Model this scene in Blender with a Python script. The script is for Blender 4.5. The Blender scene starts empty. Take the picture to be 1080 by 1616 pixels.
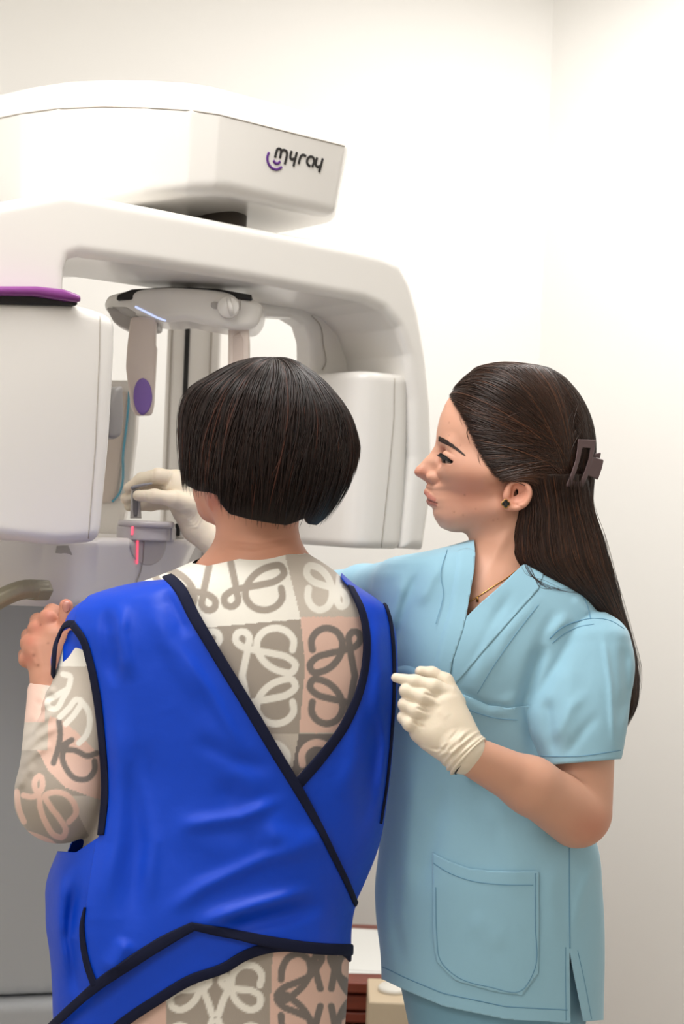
import bpy, math, random
import numpy as np
from mathutils import Matrix, Vector
SC = bpy.context.scene
COL = SC.collection
rng = np.random.default_rng(7)
random.seed(7)

# ------------------------------------------------------------------ camera model
F = 2250.0; CZ = 1.47; CX, CY = 540.0, 808.0
ROLL = math.radians(2.3)
RV = np.array([math.cos(ROLL), 0, math.sin(ROLL)])      # camera right
UV = np.array([-math.sin(ROLL), 0, math.cos(ROLL)])     # camera up
CAM = np.array([0, 0, CZ])
def ray(px, py):
    return (px-CX)/F*RV - (py-CY)/F*UV + np.array([0, 1.0, 0])
def P(px, py, Y):
    return CAM + ray(px, py)*Y
Y0 = 1.9; S0 = Y0/F
COFF = 0.0       # each person stands a little nearer or farther than the reference plane
def W3(abc):
    """body space (a across, b down, c towards the viewer, all in units of S0 metres) -> world"""
    abc = np.asarray(abc, dtype=float)+np.array([0, 0, COFF])
    Y = Y0 - abc[..., 2]*S0
    d = (abc[..., 0:1]-CX)/F*RV - (abc[..., 1:2]-CY)/F*UV + np.array([0, 1.0, 0])
    return CAM + d*Y[..., None]

# ------------------------------------------------------------------ materials
def lin(c):
    r = []
    for v in c:
        v = v/255.0
        r.append(v/12.92 if v <= 0.04045 else ((v+0.055)/1.055)**2.4)
    return (*r, 1.0)
def mat(name, rgb=None, rough=0.5, spec=0.5, metal=0.0, emit=None, estr=0.0, sss=0.0, sssrad=(1, .35, .2), coat=0.0,
        sheen=0.0, attr=None, bump=None, noise=None, trans=0.0, aniso=0.0):
    m = bpy.data.materials.new(name); m.use_nodes = True
    nt = m.node_tree; b = nt.nodes['Principled BSDF']
    if rgb is not None: b.inputs['Base Color'].default_value = lin(rgb)
    b.inputs['Roughness'].default_value = rough
    b.inputs['Specular IOR Level'].default_value = spec
    b.inputs['Metallic'].default_value = metal
    b.inputs['Coat Weight'].default_value = coat
    b.inputs['Sheen Weight'].default_value = sheen
    b.inputs['Transmission Weight'].default_value = trans
    b.inputs['Anisotropic'].default_value = aniso
    if sss:
        b.inputs['Subsurface Weight'].default_value = sss
        b.inputs['Subsurface Radius'].default_value = sssrad
        b.inputs['Subsurface Scale'].default_value = 0.006
    if emit is not None:
        b.inputs['Emission Color'].default_value = lin(emit); b.inputs['Emission Strength'].default_value = estr
    col_out = None
    if attr:
        at = nt.nodes.new('ShaderNodeAttribute'); at.attribute_name = attr
        col_out = at.outputs['Color']
        nt.links.new(col_out, b.inputs['Base Color'])
    tc = None
    if noise or bump:
        tc = nt.nodes.new('ShaderNodeTexCoord')
    if noise:   # (scale, amount, [stretch])
        n = nt.nodes.new('ShaderNodeTexNoise'); n.inputs['Scale'].default_value = noise[0]; n.inputs['Detail'].default_value = 4
        mp = nt.nodes.new('ShaderNodeMapping'); mp.inputs['Scale'].default_value = noise[2] if len(noise) > 2 else (1, 1, 1)
        nt.links.new(tc.outputs['Object'], mp.inputs['Vector']); nt.links.new(mp.outputs['Vector'], n.inputs['Vector'])
        h = nt.nodes.new('ShaderNodeHueSaturation')
        mr = nt.nodes.new('ShaderNodeMapRange'); mr.inputs['To Min'].default_value = 1-noise[1]; mr.inputs['To Max'].default_value = 1+noise[1]
        mr.inputs['From Min'].default_value = .25; mr.inputs['From Max'].default_value = .75
        nt.links.new(n.outputs['Fac'], mr.inputs['Value']); nt.links.new(mr.outputs['Result'], h.inputs['Value'])
        if col_out is not None: nt.links.new(col_out, h.inputs['Color'])
        else: h.inputs['Color'].default_value = lin(rgb)
        nt.links.new(h.outputs['Color'], b.inputs['Base Color'])
    if bump:    # (scale, strength, distance, [stretch])
        n = nt.nodes.new('ShaderNodeTexNoise'); n.inputs['Scale'].default_value = bump[0]; n.inputs['Detail'].default_value = 3
        mp = nt.nodes.new('ShaderNodeMapping'); mp.inputs['Scale'].default_value = bump[3] if len(bump) > 3 else (1, 1, 1)
        nt.links.new(tc.outputs['Object'], mp.inputs['Vector']); nt.links.new(mp.outputs['Vector'], n.inputs['Vector'])
        bp = nt.nodes.new('ShaderNodeBump'); bp.inputs['Strength'].default_value = bump[1]; bp.inputs['Distance'].default_value = bump[2]
        nt.links.new(n.outputs['Fac'], bp.inputs['Height']); nt.links.new(bp.outputs['Normal'], b.inputs['Normal'])
    return m

# ------------------------------------------------------------------ mesh plumbing
def mesh_obj(name, verts, faces, m=None, parent=None, smooth=True, colors=None, attr='tint', mats=None, fmat=None):
    me = bpy.data.meshes.new(name)
    v = np.asarray(verts, dtype=np.float32)
    if isinstance(faces, np.ndarray):
        n = len(faces); k = faces.shape[1]
        me.vertices.add(len(v)); me.vertices.foreach_set('co', v.ravel())
        me.loops.add(n*k); me.loops.foreach_set('vertex_index', faces.astype(np.int32).ravel())
        me.polygons.add(n); me.polygons.foreach_set('loop_start', np.arange(0, n*k, k, dtype=np.int32))
        me.update(calc_edges=True); me.validate()
    else:
        me.from_pydata([tuple(map(float, p)) for p in v], [], [tuple(map(int, f)) for f in faces]); me.update()
    if smooth:
        me.polygons.foreach_set('use_smooth', np.ones(len(me.polygons), dtype=bool))
    if colors is not None:
        ca = me.color_attributes.new(attr, 'FLOAT_COLOR', 'POINT')
        c = np.ones((len(v), 4), dtype=np.float32); c[:, :3] = colors
        ca.data.foreach_set('color', c.ravel())
    for mm in (mats or ([m] if m else [])): me.materials.append(mm)
    if fmat is not None: me.polygons.foreach_set('material_index', np.asarray(fmat, dtype=np.int32))
    o = bpy.data.objects.new(name, me); COL.objects.link(o)
    if parent is not None:
        o.parent = parent
        o.matrix_parent_inverse = Matrix.Identity(4)
        # every vertex is given in world space: move it into the parent's frame
        off = parent_world(parent)
        me.transform(Matrix.Translation(-off))
    return o
def parent_world(o):
    t = Vector((0, 0, 0))
    while o is not None:
        t += o.location; o = o.parent
    return t
def thing(name, label, cat, loc, group=None):
    o = bpy.data.objects.new(name, None); COL.objects.link(o); o.location = Vector([float(x) for x in loc])
    o.empty_display_size = .1
    return tag(o, label, cat, group)
def tag(o, label, cat, group=None):
    o['label'] = label; o['category'] = cat
    if group: o['group'] = group
    return o
def struct(name, verts, faces, m, smooth=False):
    o = mesh_obj(name, verts, faces, m, smooth=smooth); o['kind'] = 'structure'; return o
def join_geo(parts):
    V = []; Fc = []; n = 0
    for v, f in parts:
        V.append(np.asarray(v, float)); Fc += [tuple(int(i)+n for i in q) for q in f]; n += len(v)
    return np.vstack(V), Fc

# ------------------------------------------------------------------ simple solids
def box_geo(lo, hi):
    x0, y0, z0 = lo; x1, y1, z1 = hi
    v = [(x0,y0,z0),(x1,y0,z0),(x1,y1,z0),(x0,y1,z0),(x0,y0,z1),(x1,y0,z1),(x1,y1,z1),(x0,y1,z1)]
    f = [(0,3,2,1),(4,5,6,7),(0,1,5,4),(1,2,6,5),(2,3,7,6),(3,0,4,7)]
    return v, f
def bevel(o, w, seg=3):
    b = o.modifiers.new('bevel', 'BEVEL'); b.width = w; b.segments = seg; b.limit_method = 'ANGLE'; b.harden_normals = False
    return o
def catmull(pts, n):
    """resample a polyline smoothly to n points (centripetal-ish, any dimension)"""
    p = np.asarray(pts, float)
    if len(p) < 3:
        t = np.linspace(0, 1, n)[:, None]; return p[0]*(1-t)+p[-1]*t
    d = np.r_[0, np.cumsum(np.linalg.norm(np.diff(p, axis=0), axis=1)+1e-9)]
    m = np.gradient(p, d, axis=0)
    u = np.linspace(0, d[-1], n)
    i = np.clip(np.searchsorted(d, u, side='right')-1, 0, len(p)-2)
    h = (d[i+1]-d[i])[:, None]; t = ((u-d[i])/(d[i+1]-d[i]))[:, None]
    return ((2*t**3-3*t**2+1)*p[i]+(t**3-2*t**2+t)*h*m[i]+(-2*t**3+3*t**2)*p[i+1]+(t**3-t**2)*h*m[i+1])
def linear(pts, n):
    p = np.asarray(pts, float); d = np.r_[0, np.cumsum(np.linalg.norm(np.diff(p, axis=0), axis=1)+1e-9)]
    u = np.linspace(0, d[-1], n)
    return np.stack([np.interp(u, d, p[:, k]) for k in range(p.shape[1])], 1)
def sweep(path, ra, rb=None, normals=None, sides=10, caps=True, power=1.0, flip=False):
    """elliptic tube along a path: half width ra across (T x N), rb along N"""
    p = np.asarray(path, float); n = len(p)
    ra = np.broadcast_to(np.asarray(ra, float), (n,)); rb = ra if rb is None else np.broadcast_to(np.asarray(rb, float), (n,))
    T = np.gradient(p, axis=0); T /= np.linalg.norm(T, axis=1)[:, None]+1e-12
    if normals is None:
        N = np.zeros_like(p); a = np.array([0, 0, 1.0]) if abs(T[0, 2]) < .9 else np.array([1.0, 0, 0])
        N[0] = a-T[0]*a.dot(T[0]); N[0] /= np.linalg.norm(N[0])
        for i in range(1, n):
            v = N[i-1]-T[i]*N[i-1].dot(T[i]); N[i] = v/(np.linalg.norm(v)+1e-12)
    else:
        N = np.asarray(normals, float); N = N-T*np.sum(N*T, 1)[:, None]; N /= np.linalg.norm(N, axis=1)[:, None]+1e-12
    B = np.cross(T, N)
    th = np.linspace(0, 2*np.pi, sides, endpoint=False)
    ct = np.sign(np.cos(th))*np.abs(np.cos(th))**power; st = np.sign(np.sin(th))*np.abs(np.sin(th))**power
    V = p[:, None, :]+ra[:, None, None]*ct[None, :, None]*B[:, None, :]+rb[:, None, None]*st[None, :, None]*N[:, None, :]
    V = V.reshape(-1, 3); f = []
    for i in range(n-1):
        for j in range(sides):
            k = (j+1) % sides
            q = (i*sides+j, i*sides+k, (i+1)*sides+k, (i+1)*sides+j)
            f.append(q if not flip else q[::-1])
    if caps:
        a = tuple(range(sides)); b = tuple(range((n-1)*sides, n*sides))
        f.append(a[::-1] if not flip else a); f.append(b if not flip else b[::-1])
    return V, f

# ------------------------------------------------------------------ distance fields (numpy) and surface nets
def vlen(v): return np.sqrt(np.einsum('ij,ij->i', v, v))
def sphere(p, c, r): return vlen(p-np.asarray(c, p.dtype))-r
def cone(p, A, B, ra, rb):
    A = np.asarray(A, p.dtype); B = np.asarray(B, p.dtype); d = B-A
    t = np.clip(((p-A)@d)/max(float(d@d), 1e-9), 0, 1)
    return vlen(p-A-t[:, None]*d)-(ra+(rb-ra)*t)
def ellip(p, c, r, rot=None):
    q = p-np.asarray(c, p.dtype)
    if rot is not None: q = q@np.asarray(rot, p.dtype)
    r = np.asarray(r, p.dtype)
    k0 = vlen(q/r); k1 = vlen(q/(r*r))
    return np.where(k1 > 1e-9, k0*(k0-1)/np.maximum(k1, 1e-9), -r.min())
def rbox(p, c, hs, r, rot=None):
    q = p-np.asarray(c, p.dtype)
    if rot is not None: q = q@np.asarray(rot, p.dtype)
    d = np.abs(q)-(np.asarray(hs, p.dtype)-r)
    return vlen(np.maximum(d, 0))+np.minimum(d.max(1), 0)-r
def smin(a, b, k):
    h = np.maximum(k-np.abs(a-b), 0)/k
    return np.minimum(a, b)-h*h*k*.25
def smax(a, b, k): return -smin(-a, -b, k)
def polysdf(q, poly):
    """signed distance to a closed polygon (negative inside)"""
    poly = np.asarray(poly, q.dtype); n = len(poly)
    d = np.full(len(q), 1e18, q.dtype); s = np.zeros(len(q), bool)
    for i in range(n):
        a = poly[i]; b = poly[i-1]; e = b-a; w = q-a
        t = np.clip((w@e)/max(float(e@e), 1e-12), 0, 1); r = w-t[:, None]*e
        d = np.minimum(d, r[:, 0]**2+r[:, 1]**2)
        c1 = q[:, 1] >= a[1]; c2 = q[:, 1] < b[1]; c3 = e[0]*w[:, 1] > e[1]*w[:, 0]
        s ^= (c1 & c2 & c3) | (~c1 & ~c2 & ~c3)
    d = np.sqrt(d); return np.where(s, -d, d)
def polydist(q, pts):
    pts = np.asarray(pts, q.dtype); d = np.full(len(q), 1e18, q.dtype)
    for i in range(len(pts)-1):
        a = pts[i]; e = pts[i+1]-a; w = q-a
        t = np.clip((w@e)/max(float(e@e), 1e-12), 0, 1); r = w-t[:, None]*e
        d = np.minimum(d, np.einsum('ij,ij->i', r, r))
    return np.sqrt(d)
def extrude(d2, w, w0, w1, r=0.0):
    """2-D distance d2, slab w0..w1, edges rounded by r"""
    a = d2+r; b = np.abs(w-(w0+w1)/2)-(w1-w0)/2+r
    return np.sqrt(np.maximum(a, 0)**2+np.maximum(b, 0)**2)+np.minimum(np.maximum(a, b), 0)-r
def rings(p, tab, power=2.0, rot=0.0):
    """stack of rounded sections along b. tab rows: b, aL, aR, c0, half depth"""
    t = np.asarray(tab, float); b = p[:, 1]
    L = np.interp(b, t[:, 0], t[:, 1]); R = np.interp(b, t[:, 0], t[:, 2]); c0 = np.interp(b, t[:, 0], t[:, 3]); D = np.interp(b, t[:, 0], t[:, 4])
    A = (R-L)/2; x = (p[:, 0]-(L+R)/2)/A; y = (p[:, 2]-c0)/D
    k = (np.abs(x)**power+np.abs(y)**power)**(1/power)
    g = np.sqrt((x/A)**2+(y/D)**2)/np.maximum(np.sqrt(x*x+y*y), 1e-6)
    d = (k-1)/np.maximum(g, 1e-9)
    d = np.maximum(d, -np.minimum(A, D))
    top = t[0, 0]-b; bot = b-t[-1, 0]
    e = np.maximum(top, bot)
    return np.where(e > 0, np.sqrt(np.maximum(d, 0)**2+e*e), np.maximum(d, e))
def smooth_tab(tab, n=60):
    t = np.asarray(tab, float); b = np.linspace(t[0, 0], t[-1, 0], n); out = [b]
    for k in range(1, t.shape[1]):
        d = t[:, 0]; m = np.gradient(t[:, k], d); i = np.clip(np.searchsorted(d, b, side='right')-1, 0, len(d)-2)
        h = d[i+1]-d[i]; u = (b-d[i])/h
        out.append((2*u**3-3*u**2+1)*t[i, k]+(u**3-2*u**2+u)*h*m[i]+(-2*u**3+3*u**2)*t[i+1, k]+(u**3-u**2)*h*m[i+1])
    return np.stack(out, 1)
def grad(f, p, h):
    g = np.zeros_like(p)
    for k in range(3):
        e = np.zeros(3, p.dtype); e[k] = h
        g[:, k] = (f(p+e)-f(p-e))/(2*h)
    return g
def nets(f, lo, hi, h, coarse=4, flip=False, project=1, band=2.2):
    lo = np.asarray(lo, float); hi = np.asarray(hi, float)
    nc = np.ceil((hi-lo)/(h*coarse)).astype(int); n = nc*coarse+1
    H = h*coarse
    ax = [lo[k]+H*np.arange(nc[k]+1) for k in range(3)]
    G = np.stack(np.meshgrid(*ax, indexing='ij'), -1).reshape(-1, 3).astype(np.float32)
    C = np.concatenate([f(G[i:i+400000]) for i in range(0, len(G), 400000)]).reshape(nc+1)
    V = np.repeat(np.repeat(np.repeat(C, coarse, 0), coarse, 1), coarse, 2)[:n[0], :n[1], :n[2]].astype(np.float32)
    am = np.abs(C); mn = am[:-1, :-1, :-1].copy()
    for i in (0, 1):
        for j in (0, 1):
            for k in (0, 1):
                mn = np.minimum(mn, am[i:nc[0]+i, j:nc[1]+j, k:nc[2]+k])
    cells = np.argwhere(mn < band*H)
    o = np.stack(np.meshgrid(*[np.arange(coarse+1)]*3, indexing='ij'), -1).reshape(-1, 3)
    step = max(1, 600000//len(o))
    for i in range(0, len(cells), step):
        idx = (cells[i:i+step, None, :]*coarse+o[None]).reshape(-1, 3)
        V[idx[:, 0], idx[:, 1], idx[:, 2]] = f((lo+idx*h).astype(np.float32))
    S = V < 0
    cnt = np.zeros(n-1, np.int8)
    for i in (0, 1):
        for j in (0, 1):
            for k in (0, 1):
                cnt += S[i:n[0]-1+i, j:n[1]-1+j, k:n[2]-1+k]
    act = (cnt > 0) & (cnt < 8)
    A = np.argwhere(act); cid = np.full(n-1, -1, np.int32); cid[act] = np.arange(len(A))
    acc = np.zeros((len(A), 3)); num = np.zeros(len(A))
    cor = [(0,0,0),(1,0,0),(0,1,0),(1,1,0),(0,0,1),(1,0,1),(0,1,1),(1,1,1)]
    for a in range(8):
        for bi in range(3):
            if cor[a][bi]: continue
            c2 = list(cor[a]); c2[bi] = 1
            ia = A+np.array(cor[a]); ib = A+np.array(c2)
            va = V[ia[:, 0], ia[:, 1], ia[:, 2]]; vb = V[ib[:, 0], ib[:, 1], ib[:, 2]]
            x = (va < 0) != (vb < 0)
            t = np.where(x, va/np.where(x, va-vb, 1), 0)
            pos = ia+(ib-ia)*t[:, None]
            acc[x] += pos[x]; num[x] += 1
    verts = lo+acc/num[:, None]*h
    quads = []
    for axis in range(3):
        u, w = [(1, 2), (2, 0), (0, 1)][axis]
        sl0 = [slice(None)]*3; sl1 = [slice(None)]*3
        sl0[axis] = slice(0, -1); sl1[axis] = slice(1, None)
        E = S[tuple(sl0)] != S[tuple(sl1)]
        I = np.argwhere(E)
        I = I[(I[:, u] > 0) & (I[:, w] > 0) & (I[:, u] < n[u]-1) & (I[:, w] < n[w]-1)]
        if not len(I): continue
        def cell(du, dw):
            J = I.copy(); J[:, u] += du; J[:, w] += dw
            return cid[J[:, 0], J[:, 1], J[:, 2]]
        q = np.stack([cell(-1, -1), cell(0, -1), cell(0, 0), cell(-1, 0)], 1)
        ins = S[I[:, 0], I[:, 1], I[:, 2]]
        q[~ins] = q[~ins][:, ::-1]
        quads.append(q)
    q = np.vstack(quads)
    if flip: q = q[:, ::-1]
    verts = verts.astype(np.float32)
    for _ in range(project):
        fv = f(verts); g = grad(f, verts, h*.5); gg = np.maximum(np.einsum('ij,ij->i', g, g), .05)
        st = np.clip(fv/gg, -h, h)
        verts = verts-g*st[:, None]
    return verts.astype(np.float64), q
def clip_tris(v, quads, d, extra=None):
    """keep the part of a quad mesh where the vertex scalar d < 0; clean cut edges"""
    t = np.vstack([quads[:, [0, 1, 2]], quads[:, [0, 2, 3]]]) if quads.shape[1] == 4 else quads
    s = d < 0; k = s[t].sum(1)
    full = t[k == 3]; mix = t[(k > 0) & (k < 3)]
    nv = [v]; n = len(v); cache = {}; new = []; add = []
    def cut(i, j):
        key = (i, j) if i < j else (j, i)
        if key not in cache:
            i2, j2 = key; u = d[i2]/(d[i2]-d[j2]); add.append(v[i2]+(v[j2]-v[i2])*u); cache[key] = n+len(add)-1
        return cache[key]
    out = []
    for tri in mix:
        pol = []
        for a in range(3):
            i, j = int(tri[a]), int(tri[(a+1) % 3])
            if s[i]: pol.append(i)
            if s[i] != s[j]: pol.append(cut(i, j))
        if len(pol) == 3: out.append(pol)
        elif len(pol) == 4: out += [[pol[0], pol[1], pol[2]], [pol[0], pol[2], pol[3]]]
    vv = np.vstack([v, np.array(add).reshape(-1, 3)])
    ff = np.vstack([full, np.array(out, dtype=int).reshape(-1, 3)])
    used = np.unique(ff); mp = np.full(len(vv), -1, int); mp[used] = np.arange(len(used))
    return vv[used], mp[ff]
def cast(f, ab, chi=420.0, clo=-420.0, step=5.0):
    """nearest surface point of a body-space field under each (a, b), seen from the front"""
    ab = np.asarray(ab, np.float32); n = len(ab); c = np.full(n, chi, np.float32); done = np.zeros(n, bool)
    hi = c.copy(); lo = c.copy()
    z = chi
    while z > clo and not done.all():
        z -= step
        p = np.concatenate([ab, np.full((n, 1), z, np.float32)], 1)
        ins = (f(p) < 0) & ~done
        lo[ins] = z; hi[ins] = z+step; done |= ins
    lo = np.where(done, lo, clo); hi = np.where(done, hi, clo)
    for _ in range(12):
        m = (lo+hi)/2; ins = f(np.concatenate([ab, m[:, None]], 1).astype(np.float32)) < 0
        lo = np.where(ins, m, lo); hi = np.where(ins, hi, m)
    return np.concatenate([ab, hi[:, None]], 1).astype(np.float32), done
def bodymesh(name, f, lo, hi, h, m, parent, color=None, **kw):
    v, q = nets(f, lo, hi, h, flip=True, **kw)
    return mesh_obj(name, W3(v), q, m, parent, colors=None if color is None else color(v))
def ridge(p, pts, amp, width):
    """soft raised fold along a polyline drawn on the cloth, dying out towards both ends"""
    q = p[:, :2]; pts = np.asarray(pts, np.float32); n = len(pts)
    L = np.r_[0, np.cumsum(np.linalg.norm(np.diff(pts, axis=0), axis=1))]
    d = np.full(len(q), 1e18, np.float32); u = np.zeros(len(q), np.float32)
    for i in range(n-1):
        a = pts[i]; e = pts[i+1]-a; w = q-a
        t = np.clip((w@e)/max(float(e@e), 1e-9), 0, 1); r = w-t[:, None]*e; k = np.einsum('ij,ij->i', r, r)
        m = k < d; d = np.where(m, k, d); u = np.where(m, (L[i]+t*(L[i+1]-L[i]))/L[-1], u)
    z = np.clip(np.minimum(u, 1-u)/.3, 0, 1); z = z*z*(3-2*z)
    return amp*z*np.exp(-d/(width*width))
def ribbon(f, pts, width, thick, n=80, lift=0.0, sides=10, curve=True, chi=420.0, power=.6):
    path2 = (catmull if curve else linear)(pts, n)
    p, ok = cast(f, path2, chi=chi)
    p = p[ok]
    g = grad(f, p, 1.5); g /= vlen(g)[:, None]+1e-9
    for _ in range(2):
        p[1:-1] = (p[:-2]+2*p[1:-1]+p[2:])/4; g[1:-1] = (g[:-2]+2*g[1:-1]+g[2:])/4
    w = np.interp(np.linspace(0, 1, len(p)), np.linspace(0, 1, len(np.atleast_1d(width))), np.atleast_1d(width)) if np.ndim(width) else width
    v, fc = sweep(p+g*lift, np.asarray(w)/2, thick, normals=g, sides=sides, power=power, flip=True)
    return W3(v), fc
LAMP_A, LAMP_C, FILL_B, EXPO = 36, 46, 52, -0.6
LA, LC, LB = (.58, 2.7), (-.4, 1.38), (-1.3, -.6)
# ================================================================== camera
cd = bpy.data.cameras.new('camera'); cam = bpy.data.objects.new('camera', cd); COL.objects.link(cam)
cd.sensor_fit = 'VERTICAL'; cd.sensor_height = 36.0; cd.lens = F/1616*36.0
cd.clip_start = .05; cd.clip_end = 50
cam.matrix_world = Matrix(((RV[0], UV[0], 0, 0), (0, 0, -1, 0), (RV[2], UV[2], 0, CZ), (0, 0, 0, 1)))
cd.dof.use_dof = True; cd.dof.focus_distance = 1.86; cd.dof.aperture_fstop = 6.3
SC.camera = cam
# ================================================================== the room
M_wall = mat('wall_paint', (238, 236, 232), rough=.75, spec=.2, bump=(220, .05, .002))
M_ceil = mat('ceiling_paint', (240, 238, 233), rough=.9, spec=.1)
M_floor = mat('floor_vinyl', (168, 160, 150), rough=.45, noise=(6, .05))
M_base = mat('baseboard_paint', (215, 210, 202), rough=.5)
def quad(a, b, z0, z1, th, n):
    """upright slab from a to b (plan), thickness th along n"""
    a = np.array(a); b = np.array(b); n = np.array(n)
    c = [a, b, b+n*th, a+n*th]
    v = [(*p, z0) for p in c]+[(*p, z1) for p in c]
    return v, [(0,3,2,1),(4,5,6,7),(0,1,5,4),(1,2,6,5),(2,3,7,6),(3,0,4,7)]
CEIL = 3.0
K = P(842, 808, 3.75)[:2]                        # the corner between the two walls
tL = np.array([-.955, -.297]); tR = np.array([.80, -.60])
nL = np.array([-.297, .955]); nR = np.array([.60, .80])
EL = K+tL*2.6; ER = K+tR*2.3
struct('wall_back', *quad(EL, K, 0, CEIL, .1, nL), M_wall)
struct('wall_right', *quad(K, ER, 0, CEIL, .1, nR), M_wall)
struct('baseboard_back', *quad(EL-nL*.012, K-nL*.012, 0, .09, .012, nL), M_base)
struct('baseboard_right', *quad(K-nR*.012, ER-nR*.012, 0, .09, .012, nR), M_base)
def slab(z0, z1):
    return box_geo((-2.6, -2.2, z0), (2.9, 4.6, z1))
struct('floor', *slab(-.06, 0), M_floor)
struct('ceiling', *slab(CEIL, CEIL+.06), M_ceil)
struct('wall_left', *quad((-2.3, -2.0), EL, 0, CEIL, .1, (-1, 0)), M_wall)
struct('wall_front', *quad((-2.3, -2.0), (2.6, -2.0), 0, CEIL, .1, (0, -1)), M_wall)
struct('wall_side', *quad((2.6, -2.0), ER, 0, CEIL, .1, (1, 0)), M_wall)
# ceiling lamps and an added fill panel: flat white panels set in a thin frame
M_lamp = mat('lamp_diffuser', (255, 250, 240), emit=(255, 246, 230), estr=1.0)
M_lampframe = mat('lamp_frame_white', (235, 235, 232), rough=.4)
def ceiling_lamp(x, y, w, d, power, label):
    t = thing('ceiling_lamp', label, 'ceiling lamp', (x, y, CEIL-.035))
    z = CEIL-.035
    mesh_obj('diffuser', *box_geo((x-w/2, y-d/2, z), (x+w/2, y+d/2, z+.01)), M_lamp, t, smooth=False)
    parts = [box_geo((x-w/2-.02, y-d/2-.02, z-.004), (x-w/2, y+d/2+.02, z+.034)), box_geo((x+w/2, y-d/2-.02, z-.004), (x+w/2+.02, y+d/2+.02, z+.034)),
             box_geo((x-w/2, y-d/2-.02, z-.004), (x+w/2, y-d/2, z+.034)), box_geo((x-w/2, y+d/2, z-.004), (x+w/2, y+d/2+.02, z+.034))]
    mesh_obj('lamp_frame', *join_geo(parts), M_lampframe, t, smooth=False)
    l = bpy.data.lights.new('lamp_light', 'AREA'); l.shape = 'RECTANGLE'; l.size = w; l.size_y = d; l.energy = power; l.color = (1, .985, .968)
    o = bpy.data.objects.new('lamp_light', l); COL.objects.link(o); o.parent = t; o.location = (0, 0, -.012)
ceiling_lamp(LA[0], LA[1], .6, .6, LAMP_A, 'square flat white ceiling lamp above the x-ray machine')
ceiling_lamp(LC[0], LC[1], 1.2, .6, LAMP_C, 'large flat white ceiling lamp above the two people')
ceiling_lamp(LB[0], LB[1], 1.8, 1.2, FILL_B, 'very large flat white fill panel added behind the viewer')  # unseen fill, added to brighten the sides that face the camera
w = bpy.data.worlds.new('world'); SC.world = w; w.use_nodes = True
w.node_tree.nodes['Background'].inputs[0].default_value = (1, .97, .93, 1); w.node_tree.nodes['Background'].inputs[1].default_value = .25
vs = SC.view_settings; SC.display_settings.display_device = 'sRGB'
vs.view_transform = 'Standard'; vs.look = 'None'; vs.exposure = EXPO; vs.gamma = 1.0; vs.use_curve_mapping = False
SC.cycles.max_bounces = 8; SC.cycles.diffuse_bounces = 5; SC.cycles.use_denoising = True

# ================================================================== things low between the two people
M_wood = mat('red_brown_wood', (120, 52, 34), rough=.35, noise=(9, .18, (1, 1, 8)))
M_paper = mat('paper_white', (236, 236, 232), rough=.7)
M_card = mat('beige_card', (205, 186, 158), rough=.7)
M_cardw = mat('white_card', (226, 222, 212), rough=.5)
Yc = 2.92
c0 = P(470, 1552, Yc); c1 = P(690, 1552, Yc); zt = float(P(590, 1548, Yc)[2])
t = thing('wooden_cabinet', 'low red-brown wooden cabinet between the two people', 'cabinet', ((c0[0]+c1[0])/2, Yc+.2, 0))
x0, x1 = c0[0], c1[0]
bevel(mesh_obj('cabinet_top', *box_geo((x0-.012, Yc-.015, zt-.022), (x1+.012, Yc+.40, zt)), M_wood, t, smooth=False), .004)
mesh_obj('carcass', *box_geo((x0, Yc+.012, .0), (x1, Yc+.39, zt-.022)), M_wood, t, smooth=False)
zz = zt-.030
for hgt in (.030, .020, .020, .16, .16):
    d = bevel(mesh_obj('drawer_front', *box_geo((x0+.006, Yc-.004, zz-hgt), (x1-.006, Yc+.012, zz)), M_wood, t, smooth=False), .003); zz -= hgt+.006
for k, (dx, dy, rz) in enumerate([(0, .02, .06), (-.012, .035, -.05)]):
    zp = zt+.0004+k*.0012
    xm = float(P(583, 1510, Yc+.15)[0])+dx; w_, d_ = .105, .148
    c_, s_ = math.cos(rz), math.sin(rz)
    pts = [(-w_, -d_), (w_, -d_), (w_, d_), (-w_, d_)]
    cor = [(xm+a*c_-b*s_, Yc+.17+dy+a*s_+b*c_) for a, b in pts]
    v = [(x, y, zp) for x, y in cor]+[(x, y, zp+.001) for x, y in cor]
    o = mesh_obj('paper_sheet', v, [(0,3,2,1),(4,5,6,7),(0,1,5,4),(1,2,6,5),(2,3,7,6),(3,0,4,7)], M_paper, smooth=False)
    tag(o, ['blank white paper sheet lying on the red-brown cabinet, underneath another sheet', 'blank white paper sheet on top of another on the red-brown cabinet'][k], 'paper')
Yb = 2.70
b0 = P(582, 1588, Yb); b1 = P(672, 1588, Yb); zb = float(P(610, 1582, Yb)[2])
t = thing('cardboard_box', 'beige cardboard box with round white lid in front of the cabinet', 'box', ((b0[0]+b1[0])/2, Yb+.06, 0))
bevel(mesh_obj('body', *box_geo((b0[0], Yb, 0), (b1[0], Yb+.14, zb)), M_card, t, smooth=False), .004)
cx_, cy_ = float(P(622, 1610, Yb)[0]), Yb+.07
v, f = sweep(np.array([(cx_, cy_, zb), (cx_, cy_, zb+.006), (cx_, cy_, zb+.010)]), [.030, .030, .026], sides=32)
mesh_obj('lid', v, f, M_cardw, t)
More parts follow.
